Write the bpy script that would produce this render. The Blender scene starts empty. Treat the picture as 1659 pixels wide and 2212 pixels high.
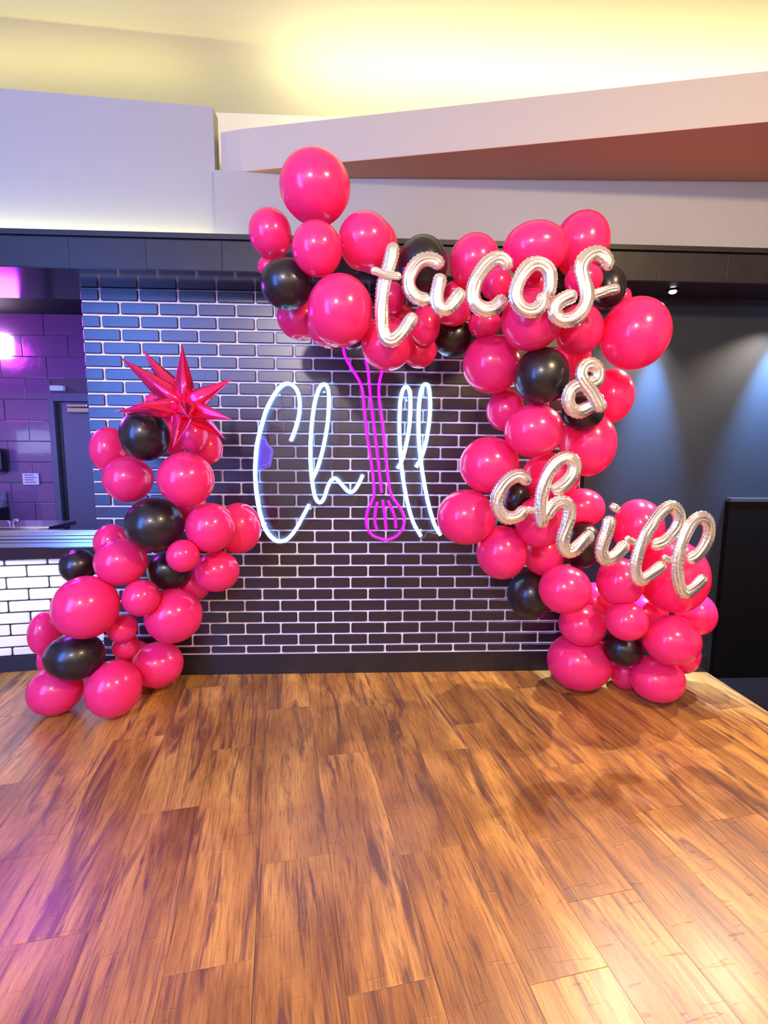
import bpy, bmesh, math, random
import numpy as np
from mathutils import Vector, Matrix

scene = bpy.context.scene
COL = scene.collection
PI = math.pi

# ---------------------------------------------------------------- camera, world, exposure
cam_d = bpy.data.cameras.new('camera')
cam_d.sensor_fit = 'HORIZONTAL'
cam_d.sensor_width = 36.0
cam_d.lens = 1063.09 / 1659.0 * 36.0
cam_d.clip_start = 0.02
cam = bpy.data.objects.new('camera', cam_d)
COL.objects.link(cam)
yaw, pitch, roll = [math.radians(a) for a in (-2.5356, -7.2443, -0.4218)]
Rw = Matrix.Rotation(yaw, 3, 'Z') @ Matrix.Rotation(pitch, 3, 'X') @ Matrix.Rotation(roll, 3, 'Y')
# camera local axes: x right, y up, -z forward
M = Rw @ Matrix(((1, 0, 0), (0, 0, -1), (0, 1, 0)))
cam.matrix_world = Matrix.Translation((1.4891, -2.7882, 1.3127)) @ M.to_4x4()
scene.camera = cam

world = bpy.data.worlds.new('world')
scene.world = world
world.use_nodes = True
world.node_tree.nodes['Background'].inputs[0].default_value = (0.5, 0.42, 0.45, 1)
world.node_tree.nodes['Background'].inputs[1].default_value = 0.15

vs = scene.view_settings
vs.view_transform = 'Standard'
vs.look = 'None'
vs.exposure = -0.08
vs.gamma = 1.0
vs.use_curve_mapping = False

# ---------------------------------------------------------------- lights
def aim(o, target):
    d = Vector(target) - o.location
    o.rotation_euler = d.to_track_quat('-Z', 'Y').to_euler()

def lamp(kind, name, loc, power, color, target=None, size=None, size_y=None, spot=None, blend=0.4, radius=None):
    d = bpy.data.lights.new(name, kind)
    d.energy = power
    d.color = color
    if kind == 'AREA':
        d.shape = 'RECTANGLE' if size_y else 'DISK'
        d.size = size
        if size_y: d.size_y = size_y
    if kind == 'SPOT':
        d.spot_size = math.radians(spot); d.spot_blend = blend
        d.shadow_soft_size = radius or 0.03
    if kind == 'POINT':
        d.shadow_soft_size = radius or 0.03
    o = bpy.data.objects.new(name, d)
    COL.objects.link(o)
    o.location = loc
    if target: aim(o, target)
    return o

NEUT = (1.0, 0.86, 0.84)
# row of small track lamps in the room behind the camera (the dotted highlights)
for i, x in enumerate((-0.9, 0.1, 0.9, 1.9, 3.0, 4.2)):
    lamp('POINT', 'track_lamp', (x, -4.9 - 0.25 * (i % 2), 2.70), 22, NEUT, radius=0.035)
# one stronger lamp, up and a little left behind the camera
lamp('AREA', 'key_lamp', (0.75, -4.0, 2.75), 62, (1.0, 0.88, 0.96), target=(1.5, -0.3, 1.2), size=0.16)
# unseen lights added to brighten the far room wall, whose bounce fills the scene
lamp('AREA', 'wall_washer', (-1.0, -5.2, 2.6), 34, (1.0, 0.86, 0.84), target=(-1.0, -6.4, 1.5), size=0.8)
lamp('AREA', 'wall_washer', (3.0, -5.2, 2.6), 34, (1.0, 0.84, 0.80), target=(3.0, -6.4, 1.5), size=0.8)
# warm lamps over the floor
lamp('AREA', 'floor_wash_lamp', (3.1, -2.9, 3.1), 108, (1.0, 0.70, 0.40), target=(2.8, -1.5, 0), size=0.3)
# recessed lamps in the beam's underside: a narrow blue wash down the dark wall, a wide throw on the floor
for x, z, p, sp in ((3.10, 0.80, 950, 36), (3.80, 1.1, 900, 46)):
    lamp('SPOT', 'recessed_wall_wash', (x, -0.17, 2.125), p, (0.22, 0.50, 1.0), target=(x - 0.01, -0.035, z), spot=sp, blend=1.0, radius=0.02)
    lamp('SPOT', 'recessed_lamp', (x, -0.175, 2.120), 150, (1.0, 0.80, 0.62), target=(x - 0.55, -0.75, 0.0), spot=110, blend=0.7, radius=0.015)
# bar: magenta and blue light
lamp('AREA', 'bar_magenta_lamp', (-2.9, 1.1, 2.45), 16, (0.72, 0.03, 1.0), target=(-1.7, 2.4, 1.6), size=0.4)
lamp('SPOT', 'bar_under_beam_lamp', (-0.41, -0.14, 2.00), 110, (0.85, 0.02, 1.0), target=(-0.39, -0.17, 2.14), spot=95, blend=0.8, radius=0.04)
lamp('AREA', 'bar_blue_lamp', (-0.75, 0.9, 1.9), 15, (0.18, 0.28, 1.0), target=(-1.2, 2.3, 1.2), size=0.25)
lamp('AREA', 'bar_violet_lamp', (-0.85, 0.32, 2.03), 22, (0.50, 0.05, 1.0), target=(0.30, -1.45, 0), size=0.55, size_y=0.3)
lamp('AREA', 'bar_shelf_light', (-2.6, 1.1, 1.38), 2.4, (0.45, 0.55, 1.0), target=(-2.2, 2.4, 1.38), size=0.45, size_y=0.28)  # unseen, added so the tiles mirror a blue-white sheen
# unseen blue lights added far left behind the camera, mirrored by the glossy bricks
lamp('AREA', 'blue_screen_light', (-1.35, -3.5, 1.95), 190, (0.07, 0.24, 1.0), target=(-1.0, 0, 1.8), size=1.1, size_y=2.5)
lamp('AREA', 'blue_screen_light', (-0.28, -3.75, 2.35), 34, (0.10, 0.18, 1.0), target=(-0.2, 0, 2.1), size=1.0, size_y=1.8)
# strip light under the counter lip, grazing down the white bricks
lamp('AREA', 'counter_strip', (-0.72, -0.01, 0.64), 3.0, (0.92, 1.0, 0.90), target=(-0.70, 0.11, 0.25), size=1.5, size_y=0.03)
lamp('SPOT', 'counter_lamp', (-1.0, -1.0, 2.1), 22, (0.95, 0.92, 1.0), target=(-0.6, 0.1, 0.3), spot=44, blend=0.9, radius=0.05)
# cove strips: behind the left wall's top, on the soffit, on the beam
lamp('AREA', 'cove_strip_left', (-1.6, 0.14, 3.0), 9, (1.0, 0.88, 0.32), target=(-1.6, 0.14, 4.0), size=4.4, size_y=0.06)
lamp('AREA', 'cove_strip_right', (3.3, 0.10, 2.93), 34, (1.0, 0.95, 0.60), target=(3.3, 0.10, 4.0), size=4.4, size_y=0.06)
cs = lamp('AREA', 'cove_strip_beam', (0.10, -0.155, 2.319), 5, (1.0, 1.0, 0.36), size=1.5, size_y=0.03)
cs.rotation_euler = (PI, 0, math.radians(4.5))

# ---------------------------------------------------------------- helpers
def link(name, me, m=None, parent=None, label=None, cat=None, group=None, kind=None):
    o = bpy.data.objects.new(name, me)
    COL.objects.link(o)
    if me is not None and m is not None and len(me.materials) == 0:
        me.materials.append(m)
    if parent is not None: o.parent = parent
    if label: o['label'] = label
    if cat: o['category'] = cat
    if group: o['group'] = group
    if kind: o['kind'] = kind
    return o

def empty(name, loc=(0, 0, 0), **k):
    o = link(name, None, **k); o.location = loc
    o.empty_display_size = 0.05
    return o

def mesh(name, verts, faces, smooth=False):
    me = bpy.data.meshes.new(name)
    me.from_pydata([tuple(v) for v in verts], [], faces)
    me.update()
    if smooth:
        for p in me.polygons: p.use_smooth = True
    return me

def box_me(name, lo, hi, bevel=0.0):
    bm = bmesh.new()
    bmesh.ops.create_cube(bm, size=1)
    for v in bm.verts:
        for a in range(3):
            v.co[a] = lo[a] if v.co[a] < 0 else hi[a]
    if bevel:
        bmesh.ops.bevel(bm, geom=list(bm.edges), offset=bevel, segments=2, affect='EDGES', profile=0.6)
    me = bpy.data.meshes.new(name); bm.to_mesh(me); bm.free()
    return me

def box(name, lo, hi, m, bevel=0.0, **k):
    return link(name, box_me(name, lo, hi, bevel), m, **k)

def prism(name, poly, z0, z1, m, **k):
    n = len(poly)
    v = [(x, y, z0) for x, y in poly] + [(x, y, z1) for x, y in poly]
    f = [tuple(range(n))[::-1], tuple(range(n, 2 * n))] + [(i, (i + 1) % n, n + (i + 1) % n, n + i) for i in range(n)]
    return link(name, mesh(name, v, f), m, **k)

def catmull(P, step=0.006):
    P = [np.array(p, float) for p in P]
    P = [2 * P[0] - P[1]] + P + [2 * P[-1] - P[-2]]
    out = []
    for i in range(1, len(P) - 2):
        a, b, c, d = P[i - 1:i + 3]
        n = max(2, int(np.linalg.norm(c - b) / step))
        for k in range(n):
            t = k / n
            out.append(0.5 * ((2 * b) + (c - a) * t + (2 * a - 5 * b + 4 * c - d) * t * t + (3 * b - a - 3 * c + d) * t ** 3))
    out.append(P[-2])
    return np.array(out)

def tube_me(name, pts, r, seg=10, caps=True):
    """round tube along a polyline"""
    pts = np.asarray(pts, float); n = len(pts)
    V = []; F = []
    up = np.array([0, -1.0, 0])
    for i in range(n):
        t = pts[min(i + 1, n - 1)] - pts[max(i - 1, 0)]; t /= (np.linalg.norm(t) + 1e-9)
        if abs(t @ up) > 0.95: u0 = np.array([1.0, 0, 0])
        else: u0 = up
        a = np.cross(t, u0); a /= np.linalg.norm(a); b = np.cross(a, t)
        for s in range(seg):
            w = 2 * PI * s / seg
            V.append(pts[i] + r * (math.cos(w) * a + math.sin(w) * b))
    for i in range(n - 1):
        for s in range(seg):
            F.append((i * seg + s, i * seg + (s + 1) % seg, (i + 1) * seg + (s + 1) % seg, (i + 1) * seg + s))
    F.append(tuple(range(seg))[::-1]); F.append(tuple((n - 1) * seg + s for s in range(seg)))
    return mesh(name, V, F, True)

# ---------------------------------------------------------------- materials
def mat(name, base=(0.5, 0.5, 0.5), rough=0.5, metal=0.0, spec=0.5, coat=0.0, emit=None, estr=0.0):
    m = bpy.data.materials.new(name); m.use_nodes = True
    b = m.node_tree.nodes['Principled BSDF']
    b.inputs['Base Color'].default_value = (*base, 1)
    b.inputs['Roughness'].default_value = rough
    b.inputs['Metallic'].default_value = metal
    b.inputs['Specular IOR Level'].default_value = spec
    b.inputs['Coat Weight'].default_value = coat
    if emit:
        b.inputs['Emission Color'].default_value = (*emit, 1)
        b.inputs['Emission Strength'].default_value = estr
    return m

def N(m, t, **k):
    n = m.node_tree.nodes.new(t)
    for a, v in k.items(): setattr(n, a, v)
    return n

def L(m, a, b): m.node_tree.links.new(a, b)

def noisy(m, scale=20, bump=0.1, dist=0.002, c2=None, coord='Object', detail=4, mapscale=None, cscale=None):
    b = m.node_tree.nodes['Principled BSDF']
    tc = N(m, 'ShaderNodeTexCoord'); src = tc.outputs[coord]
    if mapscale:
        mp = N(m, 'ShaderNodeMapping'); mp.inputs['Scale'].default_value = mapscale
        L(m, src, mp.inputs[0]); src = mp.outputs[0]
    nz = N(m, 'ShaderNodeTexNoise'); nz.inputs['Scale'].default_value = scale; nz.inputs['Detail'].default_value = detail
    L(m, src, nz.inputs['Vector'])
    if bump:
        bp = N(m, 'ShaderNodeBump'); bp.inputs['Strength'].default_value = bump; bp.inputs['Distance'].default_value = dist
        L(m, nz.outputs[0], bp.inputs['Height']); L(m, bp.outputs[0], b.inputs['Normal'])
    if c2:
        nn = nz
        if cscale:
            nn = N(m, 'ShaderNodeTexNoise'); nn.inputs['Scale'].default_value = cscale; L(m, src, nn.inputs['Vector'])
        r = N(m, 'ShaderNodeValToRGB'); r.color_ramp.elements[0].position = 0.35; r.color_ramp.elements[1].position = 0.65
        r.color_ramp.elements[0].color = b.inputs['Base Color'].default_value[:]; r.color_ramp.elements[1].color = (*c2, 1)
        L(m, nn.outputs[0], r.inputs[0]); L(m, r.outputs[0], b.inputs['Base Color'])
    return m

def latex(name, base, trans, tw, rough=0.22):
    m = mat(name, base, rough, spec=0.5, coat=0.25)
    m.node_tree.nodes['Principled BSDF'].inputs['Coat Roughness'].default_value = 0.06
    if tw:
        out = m.node_tree.nodes['Material Output']; b = m.node_tree.nodes['Principled BSDF']
        tr = N(m, 'ShaderNodeBsdfTranslucent'); tr.inputs[0].default_value = (*trans, 1)
        mx = N(m, 'ShaderNodeMixShader'); mx.inputs[0].default_value = tw
        L(m, b.outputs[0], mx.inputs[1]); L(m, tr.outputs[0], mx.inputs[2]); L(m, mx.outputs[0], out.inputs[0])
    return m

PINK = latex('pink_latex', (0.95, 0.035, 0.215), (1.0, 0.025, 0.12), 0.30)
BLACK = latex('black_latex', (0.010, 0.009, 0.011), (0, 0, 0), 0.0, 0.3)
BRICK = noisy(mat('black_brick', (0.008, 0.005, 0.014), 0.34, spec=0.5, coat=0.55), 60, 0.2, 0.001, c2=(0.013, 0.009, 0.021), coord='Object', cscale=5)
BRICK.node_tree.nodes['Principled BSDF'].inputs['Coat Roughness'].default_value = 0.30
MORTAR = noisy(mat('white_mortar', (0.80, 0.76, 0.84), 0.8), 120, 0.3, 0.001)
WBRICK = noisy(mat('white_brick', (0.86, 0.86, 0.84), 0.35), 40, 0.15, 0.001)
DMORTAR = mat('dark_mortar', (0.03, 0.028, 0.03), 0.8)
BASEB = mat('black_baseboard', (0.011, 0.009, 0.011), 0.4)
DWALL = noisy(mat('charcoal_wall_paint', (0.010, 0.016, 0.027), 0.65, spec=0.3), 90, 0.08, 0.001)
BEAM = noisy(mat('black_panel_paint', (0.017, 0.015, 0.016), 0.42, spec=0.35), 14, 0.05, 0.001, c2=(0.012, 0.011, 0.012))
UNDER = mat('glossy_black_underside', (0.020, 0.016, 0.020), 0.16)
WHITEW = noisy(mat('white_wall_paint', (0.32, 0.32, 0.295), 0.7), 150, 0.05, 0.001)
CEILM = noisy(mat('cream_ceiling_paint', (0.66, 0.62, 0.44), 0.8), 150, 0.05, 0.001)
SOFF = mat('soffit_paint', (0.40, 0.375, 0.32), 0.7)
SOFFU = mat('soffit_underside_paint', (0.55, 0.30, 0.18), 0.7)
STEEL = mat('brushed_steel', (0.75, 0.78, 0.85), 0.22, metal=1.0)
CTOP = mat('glossy_dark_countertop', (0.02, 0.018, 0.03), 0.08, coat=0.5)
PLBLACK = mat('black_plastic', (0.012, 0.010, 0.014), 0.35)
DOORM = mat('dark_door_paint', (0.12, 0.13, 0.2), 0.4)
TILE = noisy(mat('glazed_wall_tile', (0.20, 0.11, 0.24), 0.16, coat=0.4), 9, 0.35, 0.006, detail=2)
GROUT = mat('tile_grout', (0.14, 0.10, 0.12), 0.8)
CARPET = noisy(mat('black_carpet', (0.006, 0.004, 0.005), 0.95, spec=0.05), 300, 0.5, 0.003)
BOXM = mat('black_laminate', (0.002, 0.002, 0.003), 0.5, spec=0.12)
ROOMW = mat('room_wall_paint', (0.78, 0.70, 0.62), 0.8)
NEONW = mat('white_neon_tube', (1, 1, 1), 0.4, emit=(0.32, 0.62, 1.0), estr=11.0)
NEONM = mat('magenta_neon_tube', (0.5, 0.0, 0.45), 0.4, emit=(1.0, 0.0, 0.92), estr=2.0)
LITW = mat('lit_lamp_glass', (1, 1, 1), 0.4, emit=(1.0, 0.75, 1.0), estr=14)
LITB = mat('lamp_lens', (1, 1, 1), 0.3, emit=(0.75, 0.9, 1.0), estr=14)
PURP = mat('purple_glass', (0.12, 0.05, 0.55), 0.15, emit=(0.16, 0.06, 0.8), estr=0.35)  # body of the hexagon reflection behind the C, its glow put into the material
PURPL = mat('violet_line', (0.5, 0.4, 0.95), 0.2, emit=(0.4, 0.25, 1.0), estr=0.5)  # outlines of the same reflection, also given their own glow
MARB = noisy(mat('marble_slab', (0.55, 0.62, 0.75), 0.2), 12, 0, c2=(0.2, 0.25, 0.35))
PAPER = mat('white_paper', (0.75, 0.75, 0.8), 0.7)

def foil(name, base, rough, bscale, bstr):
    m = mat(name, base, rough, metal=0.85)
    b = m.node_tree.nodes['Principled BSDF']
    tc = N(m, 'ShaderNodeTexCoord')
    n1 = N(m, 'ShaderNodeTexNoise'); n1.inputs['Scale'].default_value = bscale; n1.inputs['Detail'].default_value = 3
    n1.inputs['Distortion'].default_value = 0.6
    L(m, tc.outputs['Object'], n1.inputs['Vector'])
    bp = N(m, 'ShaderNodeBump'); bp.inputs['Strength'].default_value = bstr; bp.inputs['Distance'].default_value = 0.004
    L(m, n1.outputs[0], bp.inputs['Height']); L(m, bp.outputs[0], b.inputs['Normal'])
    return m
FOILS = foil('champagne_silver_foil', (0.88, 0.85, 0.76), 0.17, 140, 0.22)
FOILP = foil('magenta_foil', (1.0, 0.035, 0.19), 0.17, 30, 0.25)

def acrylic():
    m = bpy.data.materials.new('clear_acrylic'); m.use_nodes = True
    nt = m.node_tree; nt.nodes.clear()
    o = nt.nodes.new('ShaderNodeOutputMaterial'); t = nt.nodes.new('ShaderNodeBsdfTransparent'); g = nt.nodes.new('ShaderNodeBsdfGlossy')
    t.inputs[0].default_value = (0.93, 0.95, 1.0, 1); g.inputs['Roughness'].default_value = 0.04
    g.inputs[0].default_value = (0.8, 0.85, 1, 1)
    fr = nt.nodes.new('ShaderNodeFresnel'); fr.inputs[0].default_value = 1.45
    mx = nt.nodes.new('ShaderNodeMixShader')
    nt.links.new(fr.outputs[0], mx.inputs[0]); nt.links.new(t.outputs[0], mx.inputs[1]); nt.links.new(g.outputs[0], mx.inputs[2])
    nt.links.new(mx.outputs[0], o.inputs[0])
    return m
ACRY = acrylic()

def wood():
    m = mat('rustic_plank', (0.5, 0.25, 0.08), 0.34, spec=0.45)
    b = m.node_tree.nodes['Principled BSDF']; b.inputs['Coat Weight'].default_value = 0.35; b.inputs['Coat Roughness'].default_value = 0.28
    tc = N(m, 'ShaderNodeTexCoord'); oi = N(m, 'ShaderNodeObjectInfo')
    ml = N(m, 'ShaderNodeVectorMath', operation='MULTIPLY_ADD')
    comb = N(m, 'ShaderNodeCombineXYZ')
    mu1 = N(m, 'ShaderNodeMath', operation='MULTIPLY'); mu1.inputs[1].default_value = 37.0
    mu2 = N(m, 'ShaderNodeMath', operation='MULTIPLY'); mu2.inputs[1].default_value = 91.0
    L(m, oi.outputs['Random'], mu1.inputs[0]); L(m, oi.outputs['Random'], mu2.inputs[0])
    L(m, mu1.outputs[0], comb.inputs[0]); L(m, mu2.outputs[0], comb.inputs[1]); L(m, mu1.outputs[0], comb.inputs[2])
    add = N(m, 'ShaderNodeVectorMath', operation='ADD')
    L(m, tc.outputs['Object'], add.inputs[0]); L(m, comb.outputs[0], add.inputs[1])
    def nz(scale3, scale, detail, dist=0.0, rough=0.5):
        mp = N(m, 'ShaderNodeMapping'); mp.inputs['Scale'].default_value = scale3
        L(m, add.outputs[0], mp.inputs[0])
        n = N(m, 'ShaderNodeTexNoise'); n.inputs['Scale'].default_value = scale; n.inputs['Detail'].default_value = detail
        n.inputs['Distortion'].default_value = dist; n.inputs['Roughness'].default_value = rough
        L(m, mp.outputs[0], n.inputs['Vector'])
        return n.outputs[0]
    grain = nz((30, 1.6, 1), 6, 6, 0.4, 0.65)
    broad = nz((2.4, 0.6, 1), 2.2, 3, 0.8)
    streak = nz((8.5, 0.75, 1), 1.3, 6, 2.2, 0.68)
    def ramp(src, stops):
        r = N(m, 'ShaderNodeValToRGB'); e = r.color_ramp.elements
        e[0].position, e[0].color = stops[0][0], (*stops[0][1], 1)
        e[1].position, e[1].color = stops[-1][0], (*stops[-1][1], 1)
        for p, c in stops[1:-1]:
            x = e.new(p); x.color = (*c, 1)
        L(m, src, r.inputs[0]); return r.outputs[0]
    def mix(fac, a, c, mode='MIX'):
        x = N(m, 'ShaderNodeMix', data_type='RGBA', blend_type=mode)
        if isinstance(fac, float): x.inputs[0].default_value = fac
        else: L(m, fac, x.inputs[0])
        for i, v in ((6, a), (7, c)):
            if isinstance(v, tuple): x.inputs[i].default_value = (*v, 1)
            else: L(m, v, x.inputs[i])
        return x.outputs[2]
    base = ramp(broad, [(0.30, (0.22, 0.088, 0.022)), (0.5, (0.38, 0.175, 0.042)), (0.70, (0.58, 0.30, 0.075))])
    g = ramp(grain, [(0.33, (0.52, 0.44, 0.38)), (0.50, (1.0, 0.98, 0.95)), (0.68, (1.28, 1.26, 1.2))])
    col = mix(0.9, base, g, 'MULTIPLY')
    sk = ramp(streak, [(0.50, (0, 0, 0)), (0.56, (0.45, 0.45, 0.45)), (0.62, (0.9, 0.9, 0.9))])
    col = mix(sk, col, (0.125, 0.050, 0.030))
    # knots
    mp = N(m, 'ShaderNodeMapping'); mp.inputs['Scale'].default_value = (5.0, 1.3, 1)
    L(m, add.outputs[0], mp.inputs[0])
    vo = N(m, 'ShaderNodeTexVoronoi'); vo.inputs['Scale'].default_value = 1.6; L(m, mp.outputs[0], vo.inputs['Vector'])
    kn = ramp(vo.outputs['Distance'], [(0.03, (0.85, 0.85, 0.85)), (0.13, (0, 0, 0))])
    col = mix(kn, col, (0.075, 0.03, 0.018))
    # per plank tone
    tone = ramp(oi.outputs['Random'], [(0.0, (0.90, 0.87, 0.86)), (0.5, (1, 1, 1)), (1.0, (1.12, 1.14, 1.1))])
    col = mix(1.0, col, tone, 'MULTIPLY')
    L(m, col, b.inputs['Base Color'])
    rr = N(m, 'ShaderNodeMapRange'); rr.inputs[3].default_value = 0.26; rr.inputs[4].default_value = 0.46
    L(m, grain, rr.inputs[0]); L(m, rr.outputs[0], b.inputs['Roughness'])
    bp = N(m, 'ShaderNodeBump'); bp.inputs['Strength'].default_value = 0.35; bp.inputs['Distance'].default_value = 0.002
    L(m, grain, bp.inputs['Height'])
    bp2 = N(m, 'ShaderNodeBump'); bp2.inputs['Strength'].default_value = 0.5; bp2.inputs['Distance'].default_value = 0.004
    L(m, streak, bp2.inputs['Height']); L(m, bp.outputs[0], bp2.inputs['Normal'])
    # short crosswise scrapes
    sc_ = nz((3.0, 26, 1), 2.4, 2, 0.5)
    sr = ramp(sc_, [(0.66, (0, 0, 0)), (0.72, (1, 1, 1))])
    bp3 = N(m, 'ShaderNodeBump'); bp3.inputs['Strength'].default_value = 0.5; bp3.inputs['Distance'].default_value = 0.002
    L(m, sr, bp3.inputs['Height']); L(m, bp2.outputs[0], bp3.inputs['Normal'])
    L(m, bp3.outputs[0], b.inputs['Normal'])
    return m
WOOD = wood()

# ---------------------------------------------------------------- room shell
BT = 2.1456      # underside of the beam = top of the brickwork
RP = 0.068075    # brick course
XR = 3.557       # right edge of the wood floor
CEIL = 3.32

def struct(name, lo, hi, m, bevel=0.0, parent=None):
    return box(name, lo, hi, m, bevel, parent=parent, kind=None if parent else 'structure')

# floor: a sub-floor slab carrying the planks
floor = struct('floor', (-4.4, -6.4, -0.10), (XR, 0.125, -0.007), mat('floor_underlay', (0.20, 0.085, 0.03), 0.8))
TH = math.radians(9.62)
nv = np.array([math.cos(TH), math.sin(TH)]); tv = np.array([-math.sin(TH), math.cos(TH)])
PW, PL = 0.2224, 0.953
OFF = {0: -1.225, 1: -0.880, 2: -0.584, 3: -1.018, 4: -0.639, 5: -1.085, 6: -0.902, 7: -0.33, 8: -1.581, 9: -0.72, 10: -0.2, 11: -1.1,
       -1: -1.667, -2: -0.4, -3: -0.95, -4: -1.35, -5: -0.65, -6: -1.12}
def clip(poly, a, b, c):      # keep a*x+b*y <= c
    out = []
    for i in range(len(poly)):
        p, q = poly[i], poly[(i + 1) % len(poly)]
        dp, dq = a * p[0] + b * p[1] - c, a * q[0] + b * q[1] - c
        if dp <= 0: out.append(p)
        if (dp < 0 < dq) or (dq < 0 < dp):
            t = dp / (dp - dq); out.append((p[0] + t * (q[0] - p[0]), p[1] + t * (q[1] - p[1])))
    return out
rnd = random.Random(4)
plank_meshes = {}
for k in range(-24, 22):
    n0 = 0.473 + k * PW
    off = OFF.get(k, rnd.uniform(-0.9, 0))
    for j in range(-4, 5):
        t0 = off + j * PL
        g = 0.0004
        poly = [(n0 + g, t0 + g), (n0 + PW - g, t0 + g), (n0 + PW - g, t0 + PL - g), (n0 + g, t0 + PL - g)]
        w = [tuple(nv * a + tv * b) for a, b in poly]
        full = list(w)
        w = clip(w, 1, 0, XR); w = clip(w, -1, 0, 3.0) if w else w
        w = clip(w, 0, 1, 0.12) if w else w
        w = clip(w, 0, -1, 2.62) if w else w
        if len(w) < 3: continue
        ar = abs(sum(w[i][0] * w[(i + 1) % len(w)][1] - w[(i + 1) % len(w)][0] * w[i][1] for i in range(len(w)))) / 2
        if ar < 0.0015: continue
        c = nv * (n0 + PW / 2) + tv * (t0 + PL / 2)
        Rinv = np.array([nv, tv])
        lp = [tuple(Rinv @ (np.array(p) - c)) for p in w]
        isfull = len(w) == 4 and max(abs(a[0] - b[0]) + abs(a[1] - b[1]) for a, b in zip(w, full)) < 1e-6
        if isfull and 'full' in plank_meshes: me = plank_meshes['full']
        else:
            bv = 0.0006; n = len(lp)
            cx = sum(p[0] for p in lp) / n; cy = sum(p[1] for p in lp) / n
            top = []
            for p in lp:
                d = math.hypot(p[0] - cx, p[1] - cy) or 1
                top.append((p[0] - (p[0] - cx) / d * bv * 1.6, p[1] - (p[1] - cy) / d * bv * 1.6, 0.0))
            V = [(p[0], p[1], -0.008) for p in lp] + [(p[0], p[1], -bv) for p in lp] + top
            F = [tuple(range(2 * n, 3 * n))]
            for r_ in (0, n):
                F += [(r_ + i, r_ + (i + 1) % n, r_ + n + (i + 1) % n, r_ + n + i) for i in range(n)]
            me = mesh('plank', V, F); me.materials.append(WOOD)
            if isfull: plank_meshes['full'] = me
        o = link('plank', me, parent=floor)
        o.location = (c[0], c[1], 0.0); o.rotation_euler = (0, 0, TH)
# the rest of the floor, behind the camera and never seen one by one
rest = box('far_plank', (-4.4, -6.4, -0.007), (XR, -2.625, 0.0), WOOD, parent=floor, kind='stuff')
box('far_plank', (-4.4, -2.625, -0.007), (-3.005, 0.12, 0.0), WOOD, parent=floor, kind='stuff')
struct('floor_carpet', (XR, -6.4, -0.15), (6.4, 0.125, -0.03), CARPET)

# brick wall with every brick
wall = struct('wall_back', (0.006, 0.0, 0.0), (2.745, 0.16, BT), MORTAR)
def rounded_brick(w, h, d, r, bev=0.0035):
    def ring(dx, y):
        P = []
        rr = max(r - dx, 0.001)
        for cx, cz, a0 in ((w / 2 - r, h / 2 - r, 0), (-w / 2 + r, h / 2 - r, 90), (-w / 2 + r, -h / 2 + r, 180), (w / 2 - r, -h / 2 + r, 270)):
            for s in range(3):
                a = math.radians(a0 + 45 * s)
                P.append((cx + rr * math.cos(a), y, cz + rr * math.sin(a)))
        return P
    A = ring(0, 0.0); B = ring(0, -d + bev); C = ring(bev, -d)
    n = len(A); V = A + B + C
    F = [(i, n + i, n + (i + 1) % n, (i + 1) % n) for i in range(n)] + [(n + i, 2 * n + i, 2 * n + (i + 1) % n, n + (i + 1) % n) for i in range(n)]
    F.append(tuple(range(2 * n, 3 * n))[::-1])
    return V, [f[::-1] for f in F]
BL = 0.203; JT = 0.0105
bmesh_cache = {}
def brick_mesh(w, h, m, d=0.010):
    key = (round(w, 3), round(h, 3), m.name)
    if key not in bmesh_cache:
        V, F = rounded_brick(w, h, d, min(0.007, h / 3, w / 3))
        me = mesh('brick', V, F); me.materials.append(m); bmesh_cache[key] = me
    return bmesh_cache[key]
VISIBLE = {0: (0, 1, 2, 3, 4, 5, 8, 9, 10, 11, 13,), 1: (0, 1, 2, 3, 4, 5, 7, 10,), 2: (0, 1, 2, 3, 4, 5,), 3: (0, 1, 2, 3, 4, 5,), 4: (0, 1, 2, 3, 4, 5, 6, 7, 9, 10,), 5: (0, 1, 2, 3, 4, 5, 6, 7, 8, 9,), 6: (0, 1, 2, 3, 4, 5, 6, 7, 8, 9, 10, 13,), 7: (0, 1, 2, 3, 4, 5, 6, 7, 8, 9, 10, 13,), 8: (0, 1, 2, 3, 4, 5, 6, 7, 8, 9, 10, 11, 12, 13,), 9: (0, 1, 2, 3, 4, 5, 6, 7, 8, 9, 10,), 10: (0, 1, 3, 4, 5, 6, 7, 8, 9, 10, 11,), 11: (3, 4, 5, 6, 7, 8, 9, 10,), 12: (2, 4, 5, 6, 7, 8, 9, 10, 12,), 13: (1, 3, 4, 5, 6, 7, 8, 9, 11,), 14: (0, 3, 4, 5, 6, 7, 8, 9, 10, 12,), 15: (0, 1, 3, 4, 5, 6, 7, 8, 9, 10, 11,), 16: (0, 1, 2, 3, 4, 5, 6, 7, 8, 9, 10, 11,), 17: (0, 4, 5, 6, 7, 8, 9, 11,), 18: (0, 1, 5, 6, 7, 8, 9,), 19: (2, 4, 5, 6, 7, 8, 9, 13,), 20: (4, 5, 6, 7, 8, 9, 10, 11,), 21: (3, 4, 5, 6, 7, 8, 9, 10,), 22: (1, 4, 5, 6, 7, 8, 9, 10, 11, 12,), 23: (0, 3, 4, 5, 6, 7, 8, 9, 10, 11,), 24: (1, 3, 4, 5, 6, 7, 8, 9, 10, 11,), 25: (2, 3, 4, 5, 6, 7, 8, 9, 10, 11,), 26: (1, 3, 4, 5, 6, 7, 8, 9, 10, 11, 12, 13,), 27: (1, 2, 3, 4, 5, 6, 7, 8, 9, 10, 11, 12, 13,), 28: (0, 1, 2, 3, 4, 5, 6, 7, 8, 9, 10, 11, 12, 13,), 29: (0, 2, 3, 4, 5, 6, 7, 8, 9, 10, 11, 12,)}
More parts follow.
